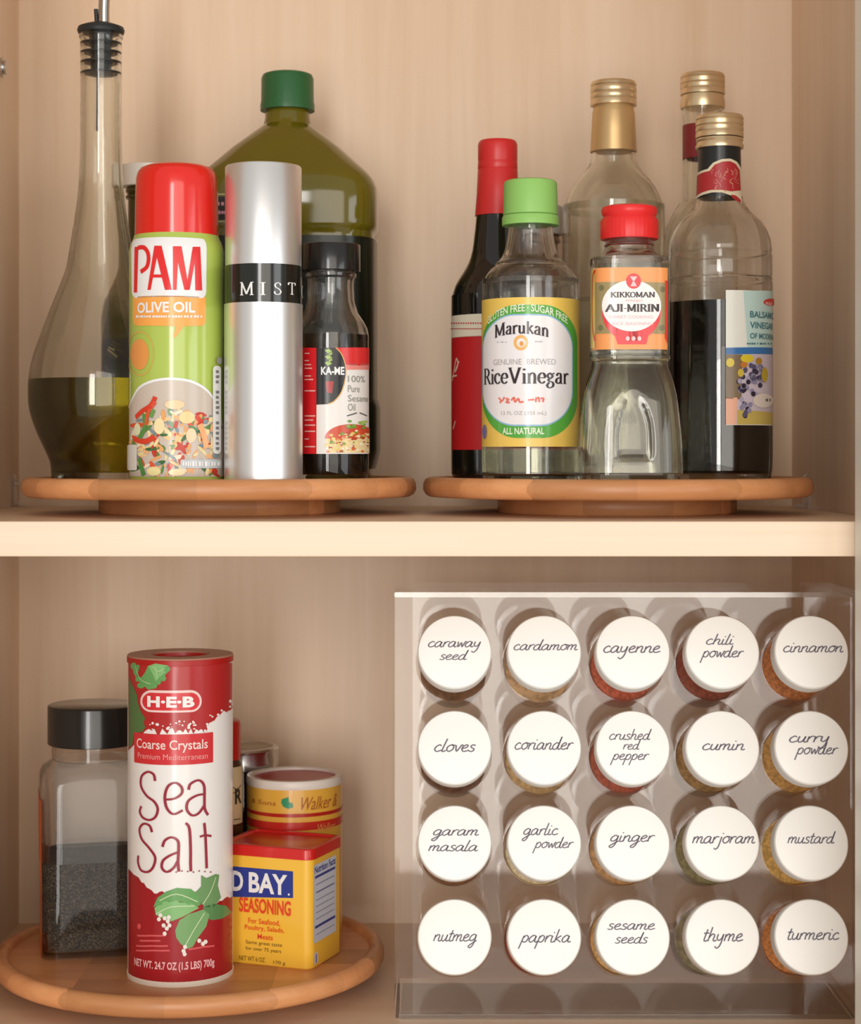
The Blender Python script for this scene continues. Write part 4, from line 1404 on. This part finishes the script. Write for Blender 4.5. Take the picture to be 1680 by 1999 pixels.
def rrprism(o, ud, vd, w, d, r, prof, n=6):
    """rounded rectangle prism; prof = (inset, z)"""
    V, Fc, R_ = [], [], []
    for ins, z in prof:
        k = len(V)
        if ins is None:
            c = o + ud * w / 2 + vd * d / 2
            V.append((c.x, c.y, z))
            R_.append([k])
            continue
        rr = max(r - ins, .0005)
        for cx_, cy_, a0 in ((w - r, r, -90), (w - r, d - r, 0), (r, d - r, 90), (r, r, 180)):
            for q in range(n + 1):
                an = math.radians(a0 + 90 * q / n)
                p = o + ud * (cx_ + rr * math.cos(an)) + vd * (cy_ + rr * math.sin(an))
                V.append((p.x, p.y, z))
        R_.append(list(range(k, len(V))))
    for a_, b_ in zip(R_[:-1], R_[1:]):
        m_ = max(len(a_), len(b_))
        for i in range(m_):
            j = (i + 1) % m_
            if len(a_) == 1:
                Fc.append((a_[0], b_[j], b_[i]))
            elif len(b_) == 1:
                Fc.append((a_[i], a_[j], b_[0]))
            else:
                Fc.append((a_[i], a_[j], b_[j], b_[i]))
    return V, Fc


zl0, zl1 = ZZ(1679, 1.18), ZZ(1659, 1.18)
mk('tin_body', *rrprism(c0, ld, rd, LW, LD, .006, [(None, ZB), (.001, ZB), (0, ZB + .001), (0, zl0), (None, zl0)]), mat('tin_yellow', S(243, 190, 62), .25, coat=.4), t)
mk('lid', *rrprism(c0 - ld * .0006 - rd * .0006, ld, rd, LW + .0012, LD + .0012, .0065, [(None, zl0 - .0005), (0, zl0 - .0005), (0, zl1 - .0012), (.0004, zl1 - .0004), (.0016, zl1), (.004, zl1), (.0046, zl1 - .0012), (None, zl1 - .0012)]), mat('tin_lid_red', S(206, 30, 26), .3, coat=.3), t)
front = Flat(c0 + ld * LW, -ld, -rd)
side = Flat(c0, rd, -ld)
a = Art(front, .0002)
NAVY = S(44, 58, 140)
a.polyuv([(.003, front.uv(520, 1758)[1]), (front.uv(572, 1755)[0], front.uv(572, 1753)[1]), (front.uv(572, 1755)[0], front.uv(572, 1701)[1]), (.003, front.uv(572, 1701)[1])], NAVY, 0)
a.build('brand_panel', t, INKG)
a = Art(front, .0002)
v1 = front.uv(500, 1694)[1]
ub0, ub1 = front.uv(468, 1700)[0], front.uv(561, 1720)[0]
vb0, vb1 = front.uv(561, 1748)[1], front.uv(561, 1708)[1]
w3 = (ub1 - front.uv(486, 1700)[0])
V, Fc = textmesh('BAY', .03)
a._fit(V, Fc, front.uv(486, 1700)[0], vb0, ub1, vb1, S(236, 234, 232), 2, 0, 0)
V, Fc = textmesh('D', .03)
a._fit(V, Fc, front.uv(452, 1700)[0], vb0, front.uv(475, 1700)[0], vb1, S(236, 234, 232), 2, 0, 0)
V, Fc = textmesh('OL', .03)
a._fit(V, Fc, .0042, vb0, front.uv(446, 1700)[0], vb1, S(236, 234, 232), 2, 0, 0)
a.poly(ell(564, 1746, 2, 2.2, 8), S(236, 234, 232), 2)
OR = S(226, 74, 40)


def ft(s_, x0, x1, y0, y1, col, bold=.0):
    ua, ub_ = front.uv(x0, y0)[0], front.uv(x1, y1)[0]
    vm = front.uv((x0 + x1) / 2, (y0 + y1) / 2)[1]
    h = abs(y1 - y0) / F * 1.2
    V, Fc = textmesh(s_, bold)
    a._fit(V, Fc, ua, vm - h / 2, ub_, vm + h / 2, col, 2, 0, 0)


ft('SEASONING', 467, 568, 1755, 1784, OR, .03)
ft('For Seafood,', 485, 547, 1794, 1806, OR, .01)
ft('Poultry, Salads,', 478, 555, 1808, 1820, OR, .01)
ft('Meats', 503, 533, 1824, 1834, OR, .01)
ft('Same great taste', 480, 551, 1838, 1847, S(110, 84, 30))
ft('for over 75 years', 480, 549, 1850, 1859, S(110, 84, 30))
ft('NET WT 6 OZ', 467, 517, 1867, 1876, S(110, 84, 30))
ft('170 g', 534, 557, 1876, 1884, S(110, 84, 30))
a.build('lettering', t, INKG)
a = Art(side, .0002)
su0, sv0 = side.uv(610, 1836)
su1, sv1 = side.uv(655, 1668)
su0 = max(su0, .004)
h0 = side.uv(620, 1838)[1]
h1 = side.uv(650, 1671)[1]
LBW = S(206, 212, 226)
a.polyuv([(su0, h0), (su1, h0), (su1, h1), (su0, h1)], LBW, 0)
a.build('nutrition_panel', t, INKG)
a = Art(side, .0002)
for f_, th, c in ((.16, .0016, NAVY), (.26, .0005, S(110, 116, 150)), (.36, .0008, S(90, 96, 140)), (.46, .0005, S(140, 140, 160)), (.54, .0005, S(140, 140, 160)), (.62, .0005, S(140, 140, 160)), (.70, .0005, S(140, 140, 160)), (.80, .0016, NAVY), (.9, .0005, S(140, 146, 170))):
    v = h1 + (h0 - h1) * f_
    k = .003 if th < .001 else .0015
    a.polyuv([(su0 + k, v - th / 2), (su1 - k, v - th / 2), (su1 - k, v + th / 2), (su0 + k, v + th / 2)], c, 1)
V, Fc = textmesh('Nutrition Facts', .02)
a._fit(V, Fc, su0 + .001, h1 - .0055, su1 - .001, h1 - .001, NAVY, 1, 0, 0)
a.polyuv([(.004, ZB + .003), (.010, ZB + .003), (.010, ZB + .010), (.004, ZB + .010)], S(222, 218, 206), 1)
a.polyuv([(.0062, ZB + .0036), (.0080, ZB + .0036), (.0080, ZB + .009), (.0062, ZB + .009)], S(110, 120, 190), 2)
a.build('lettering', t, INKG)

# ================================================================== round seasoning canister behind the tin
cx, Z = 575, 1.275
X = XX(cx, Z)
t = thing('seasoning_canister', (X, Z, ZB), 'round yellow seasoning canister with white rim and red top, behind the rectangular tin', 'canister')
zt = ZZ(1524, Z)
outer = [(RR(93, Z), ZB), (RR(93, Z), zt)]
mk('tube_body', *loft(X, Z, [(0, ZB)] + outer + [(0, zt)], 80), mat('canister_yellow', S(226, 172, 66), .3, coat=.4), t)
mk('lid_rim', *loft(X, Z, [(RR(93, Z), zt - .001), (RR(94, Z), zt), (RR(94, Z), zt + .0036), (RR(92, Z), zt + .0046), (RR(83, Z), zt + .0048), (RR(80, Z), zt + .0042), (RR(79, Z), zt)], 80), mat('canister_rim', S(226, 216, 206), .35), t)
mk('lid_disc', *loft(X, Z, [(0, zt + .0018), (RR(80.5, Z), zt + .0018), (RR(80.5, Z), zt + .0028), (0, zt + .0028)], 64), mat('canister_red_top', S(168, 28, 36), .35), t)
sf = Rev(X, Z, outer)
a = Art(sf, .0002)


def ringband(y0, y1, c, layer=0):
    z1, z0 = sf.uv(575, y0)[1], sf.uv(575, y1)[1]
    U = math.pi * sf.rref
    a.polyuv([(-U, z0), (U, z0), (U, z1), (-U, z1)], c, layer)


ringband(1589, 1596, S(176, 36, 30))
a.flush('stripe', t, INKG)
ringband(1606, 1622, S(196, 44, 34))
a.flush('stripe', t, INKG)
a.poly([(550, 1560), (563, 1556), (564, 1566), (571, 1568), (572, 1576), (563, 1579), (553, 1575), (549, 1568)], S(40, 140, 90), 1)
a.build('emblem', t, INKG)
a = Art(sf, .0002)
GL = S(166, 88, 40)
a.text('& Sons', 492, 1557, 538, 1573, GL, 2, .0, shear=.25)
a.text('Walker &', 582, 1557, 655, 1573, GL, 2, .0, shear=.25)
a.text('Walker', 616, 1609, 652, 1618, S(226, 150, 90), 2, shear=.25)
a.build('lettering', t, INKG)

# ================================================================== jars hidden behind the salt
cx, Z = 473, 1.318
X = XX(cx, Z)
t = thing('preserving_jar', (X, Z, ZB), 'dark-filled preserving jar with silver screw lid, behind the sea salt canister', 'jar')
zt = ZZ(1490, Z)
mk('glass_body', *loft(X, Z, [(0, ZB), (.0225, ZB), (.0248, ZB + .002), (.025, ZB + .006), (.025, zt - .018), (.0238, zt - .010), (.0228, zt - .006), (.0228, zt), (0, zt)], 56), mat('dark_jar', S(24, 24, 20), .06, coat=.6), t)
mk('lid_band', *loft(X, Z, [(.0236, zt - .003), (.0248, zt - .002), (.0252, zt + .003), (.0246, zt + .0085), (.0252, zt + .0105), (.0244, zt + .012), (.0212, zt + .0122), (.0208, zt + .0112)], 64), STEEL, t)
mk('lid_disc', *loft(X, Z, [(0, zt + .0098), (.0216, zt + .0098), (.0216, zt + .0112), (.020, zt + .0114), (.0185, zt + .0106), (0, zt + .0106)], 64), mat('lid_disc_steel', S(176, 172, 160), .3, 1.0), t)

cx, Z = 429, 1.256
X = XX(cx, Z)
t = thing('hot_sauce_bottle', (X, Z, ZB), 'small bottle with red cap and beige label, wedged behind the sea salt canister', 'bottle')
zc = ZZ(1480, Z)
mk('glass_body', *loft(X, Z, [(0, ZB), (.0135, ZB), (.015, ZB + .0015), (.0152, ZB + .005), (.0152, zc - .006), (.0145, zc - .002), (.0132, zc), (0, zc)], 48), mat('amber_bottle', S(70, 44, 28), .08, coat=.5), t)
mk('cap', *loft(X, Z, [(0, zc - .0002)] + [(r_, zc + q) for r_, q in ((.0139, -.0002), (.0139, .023), (.0134, .0248), (.012, .0256))] + [(0, zc + .0256)], 64, ribs(36, .015)), mat('red_screw_cap', S(186, 30, 26), .3, coat=.3), t)
sf = Rev(X, Z, [(.0152, ZB), (.0152, zc)])
lb = patch('label', sf, 386, 1500, 472, 1612, mat('beige_paper', S(206, 182, 140), .5), t)
a = Art(sf)
U = .0152 * math.pi / 2
V, Fc = textmesh('R', .03)
zz = sf.uv(440, 1572)[1]
a._fit(V, Fc, .0120, zz, .0185, zz + .010, S(40, 34, 28), 1, 0, 0)
a.strokes([[(450, 1535), (462, 1540), (469, 1532)], [(452, 1548), (466, 1545)], [(455, 1600), (468, 1598)]], .0007, S(110, 80, 50), 1)
a.build('lettering', lb)

cx, Z = 262, 1.318
X = XX(cx, Z)
t = thing('spice_tin', (X, Z, ZB), 'short dark jar with ridged silver lid, seen through the pepper jar', 'jar')
zt = ZZ(1578, Z)
mk('glass_body', *loft(X, Z, [(0, ZB), (.0225, ZB), (.0238, ZB + .002), (.024, zt - .006), (.0222, zt), (0, zt)], 48), MATS['dark_jar'], t)
mk('lid', *loft(X, Z, [(0, zt - .0005), (.0242, zt - .0005), (.0246, zt + .001), (.0242, zt + .0022), (.0246, zt + .0036), (.0244, zt + .0085), (.0234, zt + .0096), (.0215, zt + .0096), (.0208, zt + .0086), (0, zt + .0086)], 80), STEEL, t)

# ================================================================== clear acrylic spice rack
RY0, RY1 = 1.147, 1.224
RX0, RX1 = -0.0217, 0.2580
RZ = EYE - .0838
TH = .0030
rk = thing('spice_rack', ((RX0 + RX1) / 2, RY1, 0), 'clear acrylic rack standing on the cabinet floor, holding twenty spice jars', 'spice rack')
TILT = math.radians(16)
ax = Vector((0, math.cos(TILT), -math.sin(TILT)))
ZLID = 1.112
COLX = [887, 1062, 1235, 1410, 1584]
ROWY = [1272, 1459, 1645, 1829]


def holed_panel(y0, y1, x0, x1, z0, z1, holes, r, n=32):
    """sheet with round holes: cell grid around the holes"""
    xs = sorted(set(round(h[0], 6) for h in holes))
    zs = sorted(set(round(h[1], 6) for h in holes))
    xb = [x0] + [(a_ + b_) / 2 for a_, b_ in zip(xs[:-1], xs[1:])] + [x1]
    zb = [z0] + [(a_ + b_) / 2 for a_, b_ in zip(zs[:-1], zs[1:])] + [z1]
    V, Fc, E = [], [], []
    for i, hx in enumerate(xs):
        for j, hz in enumerate(zs):
            k = len(V)
            pts_o, pts_i = [], []
            for q in range(n):
                an = 2 * math.pi * (q + .5) / n
                c_, s_ = math.cos(an), math.sin(an)
                sc = min(((xb[i + 1] - hx) if c_ > 0 else (hx - xb[i])) / abs(c_), ((zb[j + 1] - hz) if s_ > 0 else (hz - zb[j])) / abs(s_))
                pts_i.append((hx + r * c_, hz + r * s_))
                pts_o.append((hx + sc * c_, hz + sc * s_))
            corners = {}
            for y in (y0, y1):
                for p in pts_i:
                    V.append((p[0], y, p[1]))
                for p in pts_o:
                    V.append((p[0], y, p[1]))
                corners[y] = len(V)
                for p in ((xb[i + 1], zb[j + 1]), (xb[i], zb[j + 1]), (xb[i], zb[j]), (xb[i + 1], zb[j])):
                    V.append((p[0], y, p[1]))
            step = 2 * n + 4
            for lay in (0, 1):
                b_ = k + lay * step
                for q in range(n):
                    q2_ = (q + 1) % n
                    o1, o2 = pts_o[q], pts_o[q2_]
                    f = [b_ + q, b_ + q2_, b_ + n + q2_, b_ + n + q]
                    if abs(o1[0] - o2[0]) > 1e-7 and abs(o1[1] - o2[1]) > 1e-7:
                        an = 2 * math.pi * (q + 1) / n
                        ci = (0 if math.sin(an) > 0 else 3) if math.cos(an) > 0 else (1 if math.sin(an) > 0 else 2)
                        f = [b_ + q, b_ + q2_, b_ + n + q2_, b_ + 2 * n + ci, b_ + n + q]
                    Fc.append(tuple(f) if lay else tuple(reversed(f)))
            for q in range(n):
                q2_ = (q + 1) % n
                E.append((k + q, k + q2_, k + step + q2_, k + step + q))
    return V, Fc, E


holes = []
for px in COLX:
    for py in ROWY:
        p = P(px, py, ZLID) + ax * ((RY0 + TH / 2 - ZLID) / math.cos(TILT))
        holes.append((XX(px, ZLID), p.z))
V, Fc, E = holed_panel(RY0, RY0 + TH, RX0 + TH, RX1 - TH, TH, RZ - TH, holes, .0231)
mk('front_panel', V, Fc + E, ACRYL, rk, False)
mk('back_panel', *box(-.0115, RX1 - TH, RY1 - TH, RY1, TH, RZ - TH), ACRYL, rk, False)
bevel_box('side_panel', (RX0, RX0 + TH, RY0, RY1, 0, RZ - TH), ACRYL, rk, .0004)
bevel_box('side_panel', (RX1 - TH, RX1, RY0, RY1, 0, RZ - TH), ACRYL, rk, .0004)
bevel_box('top_panel', (RX0, RX1 + .002, RY0 - .003, RY1 + .006, RZ - TH, RZ), ACRYL, rk, .0005)
bevel_box('base_panel', (RX0 + TH, RX1 - TH, RY0 - .001, RY1, 0, TH), ACRYL, rk, .0004)
bevel_box('front_edge', (RX0, RX1 + .002, RY0 - .0042, RY0 - .003, RZ - TH, RZ), ACRYL_EDGE, rk, .0003, label='polished front edge of the top sheet')
bevel_box('front_edge', (RX0 + TH, RX1 - TH, RY0 - .0022, RY0 - .001, 0, TH), ACRYL_EDGE, rk, .0003, label='polished front edge of the base sheet')

SPICES = [['caraway\nseed', 'cardamom', 'cayenne', 'chili\npowder', 'cinnamon'],
          ['cloves', 'coriander', 'crushed\nred\npepper', 'cumin', 'curry\npowder'],
          ['garam\nmasala', 'garlic\npowder', 'ginger', 'marjoram', 'mustard'],
          ['nutmeg', 'paprika', 'sesame\nseeds', 'thyme', 'turmeric']]
CONT = {'caraway\nseed': ('#6a4a30', .45), 'cardamom': ('#b08e68', .55), 'cayenne': ('#a8523a', .8), 'chili\npowder': ('#7a3d2c', .8), 'cinnamon': ('#a8683c', .8),
        'cloves': ('#5e3e2a', .5), 'coriander': ('#b08f60', .6), 'crushed\nred\npepper': ('#9c4c38', .7), 'cumin': ('#8a6a40', .75), 'curry\npowder': ('#b0844a', .75),
        'garam\nmasala': ('#7a5234', .5), 'garlic\npowder': ('#d8c49c', .6), 'ginger': ('#b48a5c', .6), 'marjoram': ('#7c7450', .7), 'mustard': ('#c49a54', .7),
        'nutmeg': ('#9a6038', .6), 'paprika': ('#a8482c', .75), 'sesame\nseeds': ('#c49a60', .7), 'thyme': ('#7c7258', .6), 'turmeric': ('#b8743c', .8)}
# word rows on each lid: (text, x0, x1, baseline y, x-height px) relative to the lid centre
LW_ = {'caraway\nseed': [('caraway', -52, 52, -9, 11), ('seed', -30, 28, 16, 10)], 'cardamom': [('cardamom', -60, 66, -3, 11)], 'cayenne': [('cayenne', -58, 54, 2, 13)],
       'chili\npowder': [('chili', -32, 24, -14, 11), ('powder', -46, 42, 11, 12)], 'cinnamon': [('cinnamon', -56, 62, 1, 12)],
       'cloves': [('cloves', -40, 42, 8, 13)], 'coriander': [('coriander', -58, 58, 4, 13)], 'crushed\nred\npepper': [('crushed', -46, 38, -15, 11), ('red', -20, 16, 4, 10), ('pepper', -46, 32, 24, 11)],
       'cumin': [('cumin', -40, 44, 5, 12)], 'curry\npowder': [('curry', -44, 36, -10, 12), ('powder', -36, 52, 13, 12)],
       'garam\nmasala': [('garam', -46, 48, -14, 11), ('masala', -52, 46, 16, 11)], 'garlic\npowder': [('garlic', -44, 28, -15, 12), ('powder', -24, 58, 10, 11)], 'ginger': [('ginger', -48, 44, -2, 12)],
       'marjoram': [('marjoram', -60, 64, 1, 13)], 'mustard': [('mustard', -48, 48, 1, 12)], 'nutmeg': [('nutmeg', -42, 44, 8, 13)], 'paprika': [('paprika', -52, 52, 10, 13)],
       'sesame\nseeds': [('sesame', -50, 44, -14, 11), ('seeds', -36, 30, 12, 11)], 'thyme': [('thyme', -38, 40, 8, 14)], 'turmeric': [('turmeric', -48, 54, 5, 13)]}

LIDM = mat('lid_white', S(247, 244, 238), .4)
PEN = mat('pen_ink', S(112, 104, 116), .6)
RL = .0219
RJ = .0216
lidV, lidF = loft(0, 0, [(0, 0), (RL - .0022, 0), (RL - .0008, .0004), (RL - .0001, .0016), (RL, .003), (RL, .0150), (RL - .0006, .0155), (0, .0155)], 72, lambda p, z: 1.0 - (.006 * (.5 + .5 * math.cos(p * 72)) if .002 < z < .0152 else 0))
jarL = .090
jarV, jarF = loft(0, 0, [(.0188, .0150), (.0188, .0190), (RJ - .001, .0215), (RJ, .0240), (RJ, jarL - .003), (RJ - .001, jarL - .0008), (RJ - .003, jarL), (0, jarL)], 56)
lid0 = jar0 = None
bx = Vector((-1, 0, 0))
by = Vector((0, math.sin(TILT), math.cos(TILT)))
M3 = Matrix((bx, by, ax)).transposed()
for j, row in enumerate(SPICES):
    for i, nm in enumerate(row):
        fpt = P(COLX[i], ROWY[j], ZLID)
        flat = nm.replace('\n', ' ')
        t = thing('spice_jar', fpt, 'glass spice jar in the clear rack, white lid handwritten ' + flat, 'spice jar', 'spice jars in the clear rack')
        t.rotation_euler = M3.to_euler()
        if lid0 is None:
            lid = mk('lid', lidV, lidF, LIDM, t, local=True)
            jar = mk('glass_jar', jarV, jarF, JARGLASS, t, local=True)
            lid0, jar0 = lid, jar
        else:
            lid = lid0.copy()
            jar = jar0.copy()
            for o in (lid, jar):
                COL.objects.link(o)
                o.parent = t
        c, fr = CONT[nm]
        zf = jarL - .0016 - fr * .7 * (jarL - .026)
        spm = speck('spice_' + flat.replace(' ', '_'), S(c), tuple(min(1, q * 1.6) for q in S(c)[:3]) + (1,), 500 if fr >= .7 else 260, .8)
        rc_ = RJ - .0012
        cV, cF = loft(0, 0, [(0, zf), (rc_, zf), (rc_, jarL - .0032), (rc_ - .0015, jarL - .0014), (0, jarL - .0014)], 40)
        mk('spice', cV, cF, spm, t, local=True)
        V, Fc = [], []
        for (w_, x0, x1, yb, xh) in LW_[nm]:
            v, f = strokemesh(w_, SCRIPT, .17, None, .32)
            s_ = ZLID / F
            mx = min(p[0] for p in v)
            Mx = max(p[0] for p in v)
            k = len(V)
            rr_ = random.Random(w_)
            for (u, q) in v:
                uu = (x0 + (x1 - x0) * (u - mx) / (Mx - mx)) * s_
                vv = (-yb + q * xh) * s_
                V.append((-uu, vv, -.00025))
            Fc += [tuple(n_ + k for n_ in q) for q in f]
        mk('lettering', V, Fc, PEN, lid, local=True, smooth=False)

for nm_ in ('bottle_glass', 'greenish_glass', 'clear_plastic_jar'):
    see_through(MATS[nm_], .12)
